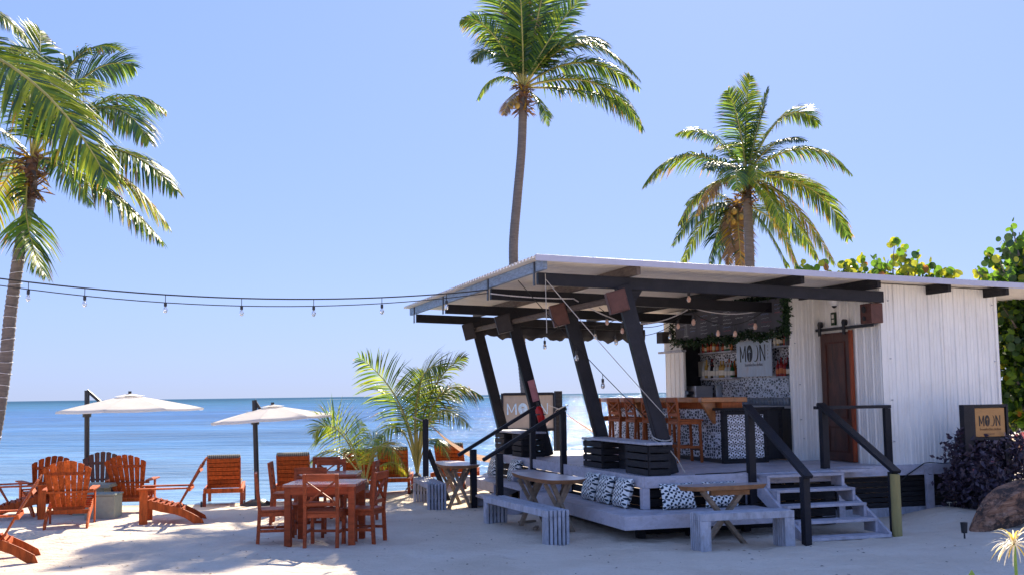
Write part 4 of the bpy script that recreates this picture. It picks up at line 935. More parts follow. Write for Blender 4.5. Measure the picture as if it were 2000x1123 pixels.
# ------------------------------------------------------------------ adirondack chairs
def adirondack(mt, lab, loc, rz):
    t = thing('adirondack_chair', lab, 'chair', loc, rz, 'wooden slatted armchairs round the fire box'); w = .29
    side = [(.40, .27), (.40, .385), (.18, .33), (.0, .275), (-.12, .25), (-.30, .16), (-.45, .07), (-.49, -.03), (-.38, -.03), (-.20, .09), (-.05, .15), (.15, .19)]
    for x in (-w, w):
        MB().prism(side, x - .014, x + .014).build('side_board', mt, t, .003)
        MB().b2((x + (.016 if x > 0 else -.036), .34, -.03), (x + (.036 if x > 0 else -.016), .46, .52)).build('front_leg', mt, t, .003)
        xx = x * 1.12; MB().prism([(xx - .055, .50), (xx + .055, .50), (xx + .055, .1), (xx + .03, -.27), (xx - .03, -.27), (xx - .055, .1)], .522, .545, 'z').build('armrest', mt, t, .003)
        MB().bar((xx, -.24, .505), (x * .9, -.24, .505), .03, .03).build('arm_bracket', mt, t)
    MB().b2((-w - .07, -.275, .49), (w + .07, -.245, .52)).build('back_rail', mt, t)
    for i in range(6):
        u = i / 5; y = .40 - u * .42; z = .392 - .125 * (u ** .8)
        MB().bar((-w - .012, y, z), (w + .012, y, z), .07, .02, (0, .25, 1)).build('seat_slat', mt, t, .002)
    nb = 7
    for i in range(nb):
        k = i - (nb - 1) / 2; zb = .20; hb = .98 - .011 * k * k; f0, f1 = .062, .098
        dy = lambda z: -.04 - (z - .2) * .56
        m = MB(); x0, x1 = k * f0, k * f1; w0, w1 = .026, .043
        vs = []
        for yy in (0, -.018):
            vs += [(x0 - w0, dy(zb) + yy, zb), (x0 + w0, dy(zb) + yy, zb), (x1 + w1, dy(hb - .015) + yy, hb - .012 - .006 * k), (x1, dy(hb) + yy, hb), (x1 - w1, dy(hb - .015) + yy, hb - .012 + .006 * k)]
        m.add(vs, [(4, 3, 2, 1, 0), (5, 6, 7, 8, 9), (0, 1, 6, 5), (1, 2, 7, 6), (2, 3, 8, 7), (3, 4, 9, 8), (4, 0, 5, 9)])
        m.build('back_slat', mt, t)
    for z, ww in ((.78, .27), (.26, .21)):
        y = -.04 - (z - .2) * .56 - .031; MB().bar((-ww, y, z), (ww, y, z), .022, .045, (0, .5, 1)).build('back_batten', mt, t)
    MB().b2((-w, -.17, .18), (w, -.15, .24)).build('rear_rail', mt, t)
    return t
def ad(mt, u, y, dz, rz, lab):
    r = ray(u, 900); x = r.x / r.y * y; adirondack(mt, lab, gz(x, y), rz)
ad('redl', 138, 16.95, 0, R(15), 'orange slatted armchair with its back to the camera, left of the grey fire box')
ad('redl', 92, 18.9, 0, R(36), 'orange slatted armchair behind and left of the one with its back to the camera')
ad('redd', 200, 19.7, 0, R(199), 'shade-darkened slatted armchair on the seaward side of the fire box, facing the camera')  # orange chair seen against the light, its shade put into the wood colour
ad('redl', 256, 19.2, 0, R(6), 'orange slatted armchair right of the dark one, behind the fire box')
ad('redl', 340, 17.4, 0, R(101), 'orange slatted armchair in side view at the right of the group, facing left')
ad('redl', -4, 13.5, 0, R(109), 'nearest slatted armchair, at the left edge, only its back and rear foot showing')
ad('redl', 30, 18.2, 0, R(-66), 'slatted armchair in side view at the left edge, facing right, behind the nearest one')
fb = thing('fire_box', 'low green grey concrete fire box between the slatted armchairs', 'fire box', gz(-6.52, 18.1), R(4))
MB().b2((-.23, -.22, -.05), (.23, .22, .36)).build('block', 'concrete', fb, .012); MB().b2((-.245, -.235, .361), (.245, .235, .39)).build('cap', 'concrete', fb, .008)
fb2 = thing('stone_table', 'small pale grey slab table just behind the fire box', 'table', gz(-6.95, 18.75), R(4))
MB().b2((-.35, -.3, .44), (.35, .3, .5)).build('table_top', 'concrete', fb2, .008); MB().b2((-.25, -.2, -.05), (.25, .2, .438)).build('pedestal', 'concrete', fb2, .008)
# ------------------------------------------------------------------ loungers
def lounger():
    t = thing('sun_lounger', '', 'sun lounger', (0, 0, 0), 0, 'wooden sun loungers facing the sea'); w = .32
    for x in (-w, w):
        MB().b2((x - .02, -.35, .24), (x + .02, 1.5, .32)).build('side_rail', 'redl', t, .003)
        for y in (-.3, 1.42): MB().b2((x - .03, y - .03, -.04), (x + .03, y + .03, .24)).build('leg', 'red', t, .003)
    for s in (-1, 1): MB().tube([(s * (w + .035), -.3, .05), (s * (w + .065), -.3, .05)], .06, 12).build('wheel', 'metal', t)
    MB().b2((-w + .02, -.35, .245), (w - .02, -.32, .325)).build('end_rail', 'redl', t, .003)
    for i in range(9): MB().b2((-w + .022, .12 + i * .15, .30), (w - .022, .23 + i * .15, .318)).build('seat_slat', 'redl', t)
    d = Vector((0, -.40, .72)).normalized(); o = Vector((0, .1, .30))
    for i in range(7):
        c = o + d * (.05 + i * .088); MB().bar(c + Vector((-w + .05, 0, 0)), c + Vector((w - .05, 0, 0)), .018, .074, d).build('back_slat', 'redl', t)
    for x in (-w + .04, w - .04): MB().bar(o + Vector((x, .02, 0)), o + d * .64 + Vector((x, .02, 0)), .03, .03).build('back_rail', 'red', t)
    n_ = Vector((0, d.z, -d.y))
    for i in range(4):
        c = o + d * (.02 + (i + .5) * .16) + n_ * .055; MB().bar(c + Vector((-w + .03, 0, 0)), c + Vector((w - .03, 0, 0)), .07, .155, d).build('cushion_section', 'stripe', t, .02)
    MB().b2((-w + .03, .14, .32), (w - .03, 1.45, .38)).build('seat_cushion', 'stripe', t, .02)
    return t
l0 = lounger()
LG = [((437, 983), R(12), 'sun lounger standing alone left of the black umbrella pole'), ((573, 981), R(7), 'sun lounger just right of the black umbrella pole, behind the dining tables'), ((700, 968), R(8), 'sun lounger half hidden behind the golden young palm'), ((768, 963), R(3), 'sun lounger between the golden palm and the young green palm'), ((880, 955), R(-8), 'sun lounger behind the farthest slab table')]
for i, ((u, v), rz, lab) in enumerate(LG):
    p = G(u, v, -.03); lab = 'orange slatted ' + lab
    if i == 0: l0.location = p; l0.rotation_euler = (0, 0, rz); l0['label'] = lab
    else: copy_thing(l0, p, rz, lab)
# ------------------------------------------------------------------ umbrellas
def umbrella(lab, u_pole, y, canopy_l, canopy_r, v_edge_l, v_edge_r, u_apex, v_apex, v_top, v_bot, lean=0):
    pole = ony(u_pole, v_top, y); bot = ony(u_pole + lean, v_bot, y); base = Vector((bot.x, y, ground(bot.x, y)))
    t = thing('parasol', lab, 'parasol', base, 0, 'cream cantilever parasols on the beach')
    L = lambda u, v, dy=0: ony(u, v, y + dy) - base
    top = L(u_pole, v_top); MB().tube([(0, 0, -.1), top * .5, top], .045, 12).build('pole', 'metal', t)
    MB().tube([(0, 0, 0), (0, 0, .02), (0, 0, .11)], [.3, .3, .1], 16).build('base', 'metal', t)
    MB().tube([top * .80 + Vector((0, 0, -.06)), top * .80 + Vector((0, 0, .06))], .075, 10).build('crank_box', 'metal', t)
    el, er, ap = L(canopy_l, v_edge_l), L(canopy_r, v_edge_r), L(u_apex, v_apex)
    c = (el + er) / 2; c.z = (el.z + er.z) / 2; rad = (er - el).length / 2; slope = (er.z - el.z) / (er.x - el.x); hh = ap.z - c.z - slope * (ap.x - c.x)
    n = 8; ring = []
    def cp(r, ang, k): x = r * math.cos(ang); yy = r * math.sin(ang); return Vector((c.x + x, yy, c.z + x * slope + hh * k))
    for j in range(n):
        m = MB(); a0 = 2 * math.pi * (j) / n; a1 = 2 * math.pi * (j + 1) / n; q = 8; vs = []
        for i in range(q + 1):
            f = .14 + .86 * i / q; k = (1 - f) ** .93 * 1.0
            for s_ in range(5):
                w = s_ / 4; p0_ = cp(rad * f, a0, k); p1_ = cp(rad * f, a1, k); p = p0_.lerp(p1_, w); p.z -= .012 * f * math.sin(math.pi * w); vs.append(p)
        fs = [(i * 5 + s_, i * 5 + s_ + 1, i * 5 + s_ + 6, i * 5 + s_ + 5) for i in range(q) for s_ in range(4)]
        e = len(vs)
        for s_ in range(5): vs.append(vs[q * 5 + s_] - Vector((0, 0, .03)))
        fs += [(q * 5 + s_, q * 5 + s_ + 1, e + s_ + 1, e + s_) for s_ in range(4)]
        m.add(vs, fs, 0, True); m.build('canopy_panel', 'canopy', t)
        MB().tube([cp(0, a0, .93), cp(rad * .97, a0, -.02)], .011, 6).build('rib', 'metal', t)
    m = MB(); vs = [cp(0, 0, 1.08)] + [cp(rad * .2, 2 * math.pi * i / 16, .90) for i in range(16)]; m.add(vs, [(0, i + 1, (i + 1) % 16 + 1) for i in range(16)], 0, True); m.build('vent_cap', 'canopy', t)
    MB().tube([cp(0, 0, 1.02), cp(0, 0, 1.22)], .03, 8).build('finial', 'metal', t); hub = cp(0, 0, .72)
    MB().tube([cp(0, 0, 1.0), hub], .03, 8).build('hub', 'metal', t)
    arm = Vector((c.x * .36, -.0, c.z + hh * .35)); MB().bar(top, arm, .04, .05).build('arm', 'metal', t); MB().bar(top * .80, hub, .04, .05).build('arm', 'metal', t); MB().bar(arm, top * .82, .015, .015).build('stay', 'steel', t)
umbrella('larger cream parasol on a black pole behind the slatted armchairs', 170, 22.0 - 1.6, 108, 398, 804, 796, 256, 770, 762, 968)
umbrella('smaller cream parasol on a leaning black pole right of the single lounger', 497, 20.2, 412, 652, 826, 809, 532, 791, 781, 982, 6)
# ------------------------------------------------------------------ posts, beach sign, hammock
pb = onz(832, 975, 0); t = thing('hammock_post', 'tall black post with a diagonal brace between the young palm and the farthest table', 'post', gz(pb.x, pb.y))
hh = (975 - 818) / 2200 * pb.y; MB().b2((-.05, -.05, -.2), (.05, .05, hh)).build('post', 'black', t, .005); MB().bar((.04, 0, hh * .62), (.42, .0, -.05), .07, .09).build('brace', 'blackwood', t, .004)
YS = 29.0; q0 = ony(983, 772, YS); q1 = ony(1080, 769, YS); q2 = ony(983, 837, YS); gs = ground(q0.x, YS)
t = thing('beach_sign', 'weathered plywood MOON sign in a black frame seen past the leaning posts', 'sign', (q0.x, YS, gs), 0)
wS = q1.x - q0.x; z1 = q0.z - gs; z0 = q2.z - gs
MB().b2((0, 0, z0), (wS, .03, z1)).build('board', 'signtan', t)
for lo, hi in (((-.06, -.03, 0), (0, .05, z1 + .06)), ((wS, -.03, 0), (wS + .08, .05, z1 + .06)), ((.0, -.03, z1), (wS, .05, z1 + .07)), ((0, -.03, z0 - .07), (wS, .05, z0))): MB().b2(lo, hi).build('frame', 'black', t)
logo(t, wS * .86, (z1 - z0) * .34, wS * .06, z0 + (z1 - z0) * .42, -.002, 'inkblue', 'signtan', 1.0)
pz = ony(1090, 763, 27.5); g_ = ground(pz.x, 27.5); hpost2 = single('timber_post', MB().b2((-.085, -.085, -.2), (.085, .085, pz.z - g_)), 'blackwood', 'thick square dark post right of the plywood beach sign', 'post', (pz.x, 27.5, g_), R(10), None, .01)
def hammock(lab, p, q, sag, w, end='a'):
    m = MB(); n = 22; vs = []
    for i in range(n + 1):
        f = i / n; c = p.lerp(q, f); c.z -= sag * 4 * f * (1 - f); ww = w * min(1, max(.04, math.sin(math.pi * f) ** .8))
        for j in range(7):
            k = -1 + j / 3; vs.append(Vector((c.x - .25 * ww * k * 0, c.y + ww * k * .5, c.z - .12 * (1 - k * k) * ww)))
    m.add(vs, [(i * 7 + j, i * 7 + j + 1, i * 7 + j + 8, i * 7 + j + 7) for i in range(n) for j in range(6)], 0, True)
    t = thing('hammock', lab, 'hammock', tuple(p)); 
    for k, v in enumerate(m.v): m.v[k] = tuple(Vector(v) - p)
    m.build('sling', 'hammock', t)
    MB().tube([Vector((0, 0, 0)), Vector((-.3, 0, .12))], .012, 6).build('cord', 'rope', t); MB().tube([q - p, q - p + Vector((.3, 0, .12))], .012, 6).build('cord', 'rope', t)
hammock('cream rope hammock sagging behind the side stairs handrail', ony(838, 826, pb.y), ony(1086, 800, 27.35), .85, .9)
hammock('cream rope hammock end rising right of the crate seat, seen under the roof', ony(1096, 800, 27.4), ony(1456, 790, 28.8), .95, .8)
# ------------------------------------------------------------------ festoon lights
def cable_pts(p, q, sag, n=24): return [p.lerp(q, i / n) - Vector((0, 0, sag * 4 * (i / n) * (1 - i / n))) for i in range(n + 1)]
def festoon(lab, spans, bulbs, r=.009, mt='cable', drop=.12, bulb='bulb', group=None, bs=1.0):
    t = thing('string_lights', lab, 'string lights', tuple(spans[0][0]), 0, group); o = spans[0][0]; allp = []
    for p, q, sag in spans:
        pts = cable_pts(p, q, sag); allp += pts; MB().tube([x - o for x in pts], r, 6).build('cable', mt, t)
    for f in bulbs:
        p = allp[int(f * (len(allp) - 1))] - o
        MB().tube([p, p - Vector((0, 0, drop))], .005, 5).build('drop_wire', 'cable', t)
        c = p - Vector((0, 0, drop)); bo_ = MB().lathe([(.012 * bs, -.055 * bs), (.028 * bs, -.085 * bs), (.032 * bs, -.11 * bs), (.022 * bs, -.14 * bs), (.001, -.15 * bs)], 10, c).build('bulb', bulb, t); MB().tube([c, c - Vector((0, 0, .055 * bs))], .021 * bs, 10).build('socket', 'metal', bo_)
PL = Vector((-7.6, 13.4, 3.55))
e1 = W(-1.36, 2.55, 3.42)
def at_u(u, p, q):   # fraction along p-q for image column u
    lo, hi = 0., 1.
    for _ in range(30):
        m_ = (lo + hi) / 2; c = p.lerp(q, m_) - Vector((0, 0, EYE)); x = 1000 + F * c.dot(RT) / c.dot(FW)
        if x < u: lo = m_
        else: hi = m_
    return lo
mid = ony(487, 583, (PL.lerp(e1, .62)).y)
festoon('long black cable of clear bulbs crossing the sky from the left to the roof', [(PL, e1, .28)], [at_u(u, PL, e1) for u in (58, 202, 345, 487, 623, 757, 887)], .010, drop=.1, bs=.95)
festoon('thinner loose black cable hanging just under the long row of bulbs', [(PL - Vector((0, 0, .06)), e1 - Vector((0, 0, .05)), .33)], [], .007)
def Lp(u, v, b): a, z = on_b(u, v, b); return W(a, b, z)
GI = 'strings of bulbs under the roof'
festoon('black string of clear bulbs drooping between the leaning posts, low over the sea', [(Lp(1000, 630, 6), Lp(1110, 620, 5), .3), (Lp(1110, 620, 5), Lp(1200, 625, 4.5), .12)], [.1, .3, .5, .8], .006, bulb='bulb', drop=.08, group=GI, bs=1.1)
festoon('black string of clear bulbs between the nearest post and the far corner speaker', [(Lp(1190, 640, 4), Lp(1330, 620, 5), .22)], [.1, .35, .85], .006, drop=.08, group=GI, bs=1.1)
festoon('slanting black wire with two bulbs running down from the eaves to the bar', [(Lp(1012, 548, 1.0), Lp(1262, 815, 3.0), .05)], [.42, .66], .006, drop=.07, group=GI)
festoon('string of small pink bulbs in front of the chalkboard', [(Lp(1340, 600, 2.5), Lp(1500, 600, 2.5), .28)], [.12, .38, .62, .85], .006, bulb='bulbw', drop=.04, group=GI, bs=1.1)
festoon('string of small pink bulbs rising left of the chalkboard', [(Lp(1170, 600, 3), Lp(1345, 605, 3), .3)], [.1, .25, .42, .9], .006, bulb='bulbw', drop=.04, group=GI, bs=1.0)
festoon('string with a single red bulb near the middle beam', [(Lp(1290, 560, 1.5), Lp(1420, 570, 1.5), .02)], [.45], .005, bulb='bulbw', drop=.03, group=GI)
festoon('pale rope light looping under the roof beams to the chalkboard', [(Lp(958, 573, 2.5), Lp(1120, 583, 2.5), .02), (Lp(1120, 583, 2.5), Lp(1215, 628, 3.2), .03), (Lp(1215, 628, 3.2), Lp(1350, 600, 3.2), .12), (Lp(1350, 600, 3.2), Lp(1502, 602, 2.6), .10)], [], .010, 'ledrope', group=None)
festoon('tight pale rope strung from the hooks down to the knot on the nearest post', [(Lp(1065, 535, .28), Lp(1068, 650, .28), 0), (Lp(1065, 545, .28), Lp(1300, 812, .24), .02)], [], .0055, 'rope')
m = MB()
for zz in (1.22, 1.26): m.tube([Vector(post_pt(.35, zz)) + Vector((.13 * math.cos(k), -.02 + .13 * math.sin(k), .05 * math.sin(k))) for k in np.linspace(0, 6.28, 13)], .009, 6)
m.tube([post_pt(.24, 1.2, -.05), post_pt(.20, 1.1, .0), post_pt(.18, .95, .08), post_pt(.15, .78, .12)], .009, 6); m.tube([post_pt(.24, 1.22, -.05), post_pt(.24, 1.12, -.03)], .02, 8)
single('rope_tie', m, 'rope', 'pale rope knotted round the foot of the nearest leaning post', 'rope', tuple(C0), BR)
m = MB(); m.tube([(.75, .02, DK + .005), (1.0, .03, DK + .012), (1.3, .02, DK + .012), (1.5, -.0, DK + .03), (1.52, -.07, DK + .1)], .008, 6); single('power_cable', m, 'cable', 'black cable lying along the front edge of the deck', 'cable', tuple(C0), BR)
m = MB(); m.tube([(4.15, .42, .50), (4.3, .40, .62), (4.6, .40, .78), (4.66, .35, .79), (4.9, .38, .77), (5.6, .40, .79)], .008, 6); single('power_cable', m, 'cable', 'black cable sagging along the base of the white front wall', 'cable', tuple(C0), BR)
# ------------------------------------------------------------------ palms
LM = ['leafg', 'leafd', 'leafy', 'leafo', 'leafb', 'rachis']
def frond_mesh(pts, ll, droop, pal, n=52, wdt=.045, roll_=0, base=.12, ref=None, sweep=.7):
    """pts: 3 or 4 bezier control points (relative vectors)"""
    m = MB(); P = [Vector(p) for p in pts]
    def B(t):
        if len(P) == 3: return P[0] * (1 - t) ** 2 + P[1] * 2 * t * (1 - t) + P[2] * t * t
        return P[0] * (1 - t) ** 3 + P[1] * 3 * t * (1 - t) ** 2 + P[2] * 3 * t * t * (1 - t) + P[3] * t ** 3
    L = sum((B((i + 1) / 10) - B(i / 10)).length for i in range(10)); k = L / 3.2
    m.tube([B(i / 12) for i in range(13)], [(.030 * (1 - i / 12) ** .8 + .004) * k for i in range(13)], 5, 5)
    heavy = not callable(pal) or pal is GOLD
    rad = Vector((P[-1].x, P[-1].y, 0)); rad = rad.normalized() if rad.length > .05 else Vector((1, 0, 0))
    for i in range(n):
        t = base + (1 - base) * (i / (n - 1)); c = B(t); T = (B(min(1, t + .02)) - B(t - .02)).normalized()
        nrm = (Vector((0, 0, 1)) * .9 - rad * .35); nrm = (nrm - T * nrm.dot(T)).normalized(); S = T.cross(nrm).normalized()
        rr = Matrix.Rotation(roll_, 3, T); S = rr @ S; nrm = rr @ nrm
        f = (t - base) / (1 - base); ln = ll * 1.25 * k * (.35 + .65 * math.sin(math.pi * min(1, f * .9 + .12)) ** .7) * (1 - .45 * f ** 3)
        for s in (-1, 1):
            if random.random() < .04: continue
            al = R(28 + 38 * f) * sweep; j = random.uniform(-.12, .12)
            d = (S * s * math.cos(al + j) + T * math.sin(al + j) + nrm * .28 * (1 - f)).normalized(); d = (d + Vector((0, 0, -droop * .35 * random.uniform(.6, 1.4)))).normalized()
            l_ = ln * random.uniform(.82, 1.1); w = wdt * .98 * k * random.uniform(.8, 1.15)
            wv = T - d * T.dot(d)
            if wv.length < .05: wv = nrm
            wv = (wv.normalized() + nrm * random.uniform(-.5, .5)).normalized()
            dn = Vector((0, 0, -1)); p = c.copy(); dd = d.copy(); vs = []; q = 3
            for g in range(q + 1):
                ww = w * (.6, 1, .72, .04)[g] * .5; vs += [p - wv * ww, p + wv * ww]
                p = p + dd * (l_ / q); dd = (dd + dn * droop * random.uniform(.7, 1.2) * (.45 + .3 * g)).normalized()
            u = random.random(); mi = 0; acc = 0
            pp = pal(f) if callable(pal) else pal
            for idx, pr in pp:
                acc += pr
                if u < acc: mi = idx; break
            tip_ = mi; root_ = mi
            if mi in (3, 4) and not heavy: root_ = 0 if random.random() < .6 else 2
            for g in range(q): m.add([vs[2 * g], vs[2 * g + 1], vs[2 * g + 3], vs[2 * g + 2]], [(0, 1, 2, 3)], root_ if g < 2 else tip_)
    return m
GREEN = lambda f: ((1, .46 - .2 * f), (0, .40), (2, .08 + .08 * f), (3, .04 * f), (4, .06 + .12 * f))
MIX = lambda f: ((1, .28), (0, .30), (2, .16), (3, .10 + .14 * f), (4, .08 + .1 * f))
GOLD = lambda f: ((0, .18), (2, .42), (3, .34), (4, .06))
DEAD = ((4, .8), (3, .12), (1, .08))
DARK = ((1, .75), (0, .2), (2, .05))
YG = lambda f: ((2, .45), (0, .35), (1, .12), (3, .08))
def trunk(root, pts, r0, r1):
    """stepped ring trunk"""
    P = [Vector(p) for p in pts]; full = []; rs = []
    seg = [0]
    for i in range(len(P) - 1): seg.append(seg[-1] + (P[i + 1] - P[i]).length)
    tot = seg[-1]; n = int(tot / .09)
    def at(s):
        for i in range(len(P) - 1):
            if s <= seg[i + 1] or i == len(P) - 2:
                t = (s - seg[i]) / (seg[i + 1] - seg[i]); a = P[max(i - 1, 0)]; b = P[i]; c = P[i + 1]; d = P[min(i + 2, len(P) - 1)]
                return .5 * ((2 * b) + (c - a) * t + (2 * a - 5 * b + 4 * c - d) * t * t + (3 * b - a - 3 * c + d) * t ** 3)
    for i in range(n + 1):
        s = tot * i / n; r = r0 + (r1 - r0) * i / n + (.35 * r0 * max(0, 1 - i / 6)); full += [at(s), at(min(tot, s + tot / n * .5))]; rs += [r * 1.05, r * .95]
    m = MB(); m.tube(full, rs, 12); return m.build('trunk', 'trunk', root)
def palm(name, lab, u_c, v_c, Y, trunk_px, fronds, ll=.75, r0=.13, r1=.1, collar=1, extra=0, n=92, st=.12, mats=None, base=None, wdt=.045, ring=False, nuts=0, skirt=False, group='coconut palms behind the bar and on the beach'):
    cr = ony(u_c, v_c, Y); tp = [ony(u, v, Y) for u, v in trunk_px] + [cr]
    if base is None: base = tp[0].copy()
    g = ground(base.x, base.y); org = Vector((base.x, base.y, g)); t = thing(name, lab, 'palm tree', org, 0, group)
    tp[0] = Vector((base.x, base.y, g - .1)); rel = [p - org for p in tp]
    trunk(t, rel, r0, r1); C_ = cr - org
    for fr in fronds:
        ctrl, tip, dy, pal = fr[:4]; dr_ = fr[4] if len(fr) > 4 else .55; rl = fr[5] if len(fr) > 5 else random.uniform(-.35, .35)
        p1 = ony(*ctrl, Y + dy * .5) - org; p2 = ony(*tip, Y + dy) - org
        m = frond_mesh([Vector((0, 0, 0)), p1 - C_, p2 - C_], ll, dr_, pal, n, wdt, rl, st); o = m.build('frond', LM, t); o.location = C_
    if collar:
        m = MB()
        for _ in range(int(90 * collar)):
            a = random.random() * 6.28; z = random.uniform(-.75, .15); r_ = .09 + .16 * random.random() * (1.2 - abs(z + .2)); p = C_ + Vector((math.cos(a) * .08, math.sin(a) * .08, z)); d = Vector((math.cos(a), math.sin(a), random.uniform(-.9, .9))).normalized(); L_ = random.uniform(.15, .42); e = d.cross(Vector((0, 0, 1))).normalized() * random.uniform(.02, .05)
            m.add([p - e, p + e, p + d * L_ * .7 + e * .7, p + d * L_ + Vector((0, 0, -.05)), p + d * L_ * .6 - e], [(0, 1, 2, 3, 4)], random.choice([0, 0, 0, 1, 2]))
        
        if collar >= 1: m.sph(C_ + Vector((0, 0, -.2)), .13, 10, 7, (1, 1, 2.2), 0)
        m.build('crown_fibre', ['fibre', 'leafo', 'brownpurlin'], t)
    for i in range(nuts):
        a = random.random() * 6.28; r_ = random.uniform(.12, .34); p = C_ + Vector((math.cos(a) * r_ - .15, math.sin(a) * r_ - .2, random.uniform(-.75, -.3)))
        MB().sph(p, .085, 8, 6, (1, 1, 1.2)).build('coconut', 'coconut', t)
    if ring:
        k = rel; tot = len(k)
        for i in range(34):
            s = .03 + i / 36; idx = min(int(s * (tot - 1)), tot - 2); f = s * (tot - 1) - idx; p = k[idx].lerp(k[idx + 1], f); rr = (r0 + (r1 - r0) * s) * 1.12
            MB().tube([p + Vector((rr * math.cos(x), rr * math.sin(x), .02 * math.sin(x + i))) for x in np.linspace(0, 6.28, 13)], .005, 4, 0, False).build('light_string', 'ledrope', t)
    return t, C_, org
random.seed(11)
palm('coconut_palm', 'tall coconut palm with a curved trunk rising behind the middle of the roof', 1022, 172, 32, [(1036, 915), (1030, 800), (1016, 660), (1006, 560), (1003, 480), (1010, 390), (1018, 300), (1021, 230)], [
    ((1130, 10), (1246, 152), -.6, GREEN, .5, .2), ((1135, 75), (1246, 170), .5, GREEN, .6, -.1), ((1185, 115), (1254, 250), .2, MIX, .75), ((1200, 170), (1225, 215), 1.6, DARK, .6),
    ((1075, 60), (1148, -20), -.6, GREEN, .35, 1.0), ((1050, 30), (1075, -75), .6, GREEN, .3, .9), ((1022, 60), (1012, -80), -.5, GREEN, .3, 1.2), ((1040, 60), (1035, -60), 1.2, DARK, .3, .4), ((1000, 50), (955, -40), .4, GREEN, .35, -1.0), ((1110, 30), (1185, 90), 1.8, DARK, .5), ((1085, 70), (1130, 60), -1.8, DARK, .5, .5),
    ((955, 20), (902, 40), -.3, MIX, .6, .3), ((950, 60), (925, 120), .8, DARK, .7), ((965, 120), (934, 195), -.4, YG, .8), ((985, 60), (945, 70), 1.8, DARK, .6), ((1060, 190), (1072, 245), -.5, MIX, .6), ((990, 190), (985, 225), -.9, DEAD, .6)], .80, .15, .12, 1.5, nuts=5)
palm('coconut_palm', 'full coconut palm with golden lower fronds behind the right part of the roof', 1458, 345, 29, [(1468, 860), (1466, 600), (1464, 500), (1461, 420)], [
    ((1320, 255), (1258, 362), -.4, MIX, .8, .1), ((1395, 235), (1322, 262), .6, GREEN, .5), ((1445, 220), (1422, 178), -.4, GREEN, .3, 1.1), ((1452, 230), (1465, 150), .5, YG, .25, 1.2), ((1482, 240), (1500, 172), -.5, DARK, .3, .8), ((1530, 165), (1598, 242), .4, GREEN, .5), ((1515, 250), (1570, 275), -1.6, DARK, .5), ((1575, 240), (1661, 338), -.4, MIX, .65), ((1560, 320), (1620, 392), 1.2, GOLD, .6), ((1605, 330), (1657, 465), .3, MIX, .65), ((1548, 370), (1628, 512), -.6, GOLD, .7), ((1530, 380), (1596, 505), 1.2, MIX, .7), ((1510, 400), (1560, 528), .3, GOLD, .7),
    ((1400, 330), (1362, 418), -.8, DEAD, .9), ((1365, 340), (1328, 440), .8, MIX, .8), ((1420, 300), (1380, 330), -1.8, DARK, .6), ((1470, 300), (1480, 350), -2.0, YG, .6), ((1440, 260), (1400, 290), 1.8, DARK, .5), ((1500, 360), (1535, 450), -1.4, YG, .8), ((1430, 300), (1440, 370), -2.2, GREEN, .7)], .78, .15, .115, 1.3)
palm('coconut_palm', 'shorter coconut palm with hanging nuts and a brown leaf skirt, behind the golden one', 1440, 398, 31.5, [(1452, 860), (1448, 600), (1444, 480)], [
    ((1365, 385), (1314, 478), -.3, MIX, .8), ((1375, 400), (1332, 518), .5, GREEN, .8), ((1400, 420), (1385, 530), -.4, DARK, .8), ((1410, 430), (1404, 525), .8, DARK, .8), ((1490, 410), (1538, 520), -.5, GREEN, .8), ((1480, 400), (1580, 480), 1, DARK, .7), ((1425, 430), (1424, 520), -.9, DEAD, .5, 1.2), ((1440, 440), (1450, 540), -1.2, DEAD, .5), ((1380, 360), (1340, 400), .8, DARK, .7)], .78, .16, .13, 1.4, nuts=16)
palm('coconut_palm', 'leaning coconut palm at the left edge with fairy lights wound round its trunk', 62, 312, 21, [(-58, 985), (-18, 880), (8, 730), (22, 600), (42, 470), (60, 380)], [
    ((30, 430), (88, 538), -.8, MIX, .55, .1), ((190, 325), (316, 470), -.5, MIX, .75), ((235, 295), (328, 440), .5, GOLD, .7), ((235, 240), (344, 372), -.3, MIX, .75), ((210, 140), (318, 212), .7, GREEN, .6), ((215, 130), (290, 275), -.5, GREEN, .65), ((125, 60), (222, 95), -.3, GREEN, .45, .4), ((160, 90), (260, 130), 1.2, DARK, .5), ((80, 120), (78, 62), .4, GREEN, .35, 1.0), ((50, 130), (20, 95), -.9, DARK, .4), ((100, 130), (170, 160), -1.6, YG, .5),
    ((-40, 190), (-90, 260), .4, GREEN, .6), ((-30, 300), (-80, 430), -.3, MIX, .7), ((0, 330), (-30, 460), .8, GOLD, .7), ((-60, 240), (-120, 340), -.5, MIX, .7), ((120, 300), (180, 400), 1.6, DARK, .7)], .98, .13, .10, 1.2, ring=True)
palm('coconut_palm', 'near coconut palm outside the left edge whose long frond hangs into the photo', -255, 40, 14.0, [(-330, 1125), (-300, 700), (-270, 350)], [
    ((70, 70), (210, 352), -.4, YG, .6, .5), ((-90, -70), (52, 75), .3, YG, .5, .4), ((-160, -150), (-60, -180), -.3, GREEN, .5), ((-420, -40), (-520, 180), .2, GREEN, .6), ((-350, -120), (-420, -160), .4, GREEN, .5), ((-300, 120), (-380, 330), -1, MIX, .7), ((-250, -100), (-250, -200), 1.2, GREEN, .4), ((-330, 60), (-480, 300), 1.4, GREEN, .6)], .74, .14, .11, 1, n=130, wdt=.030)
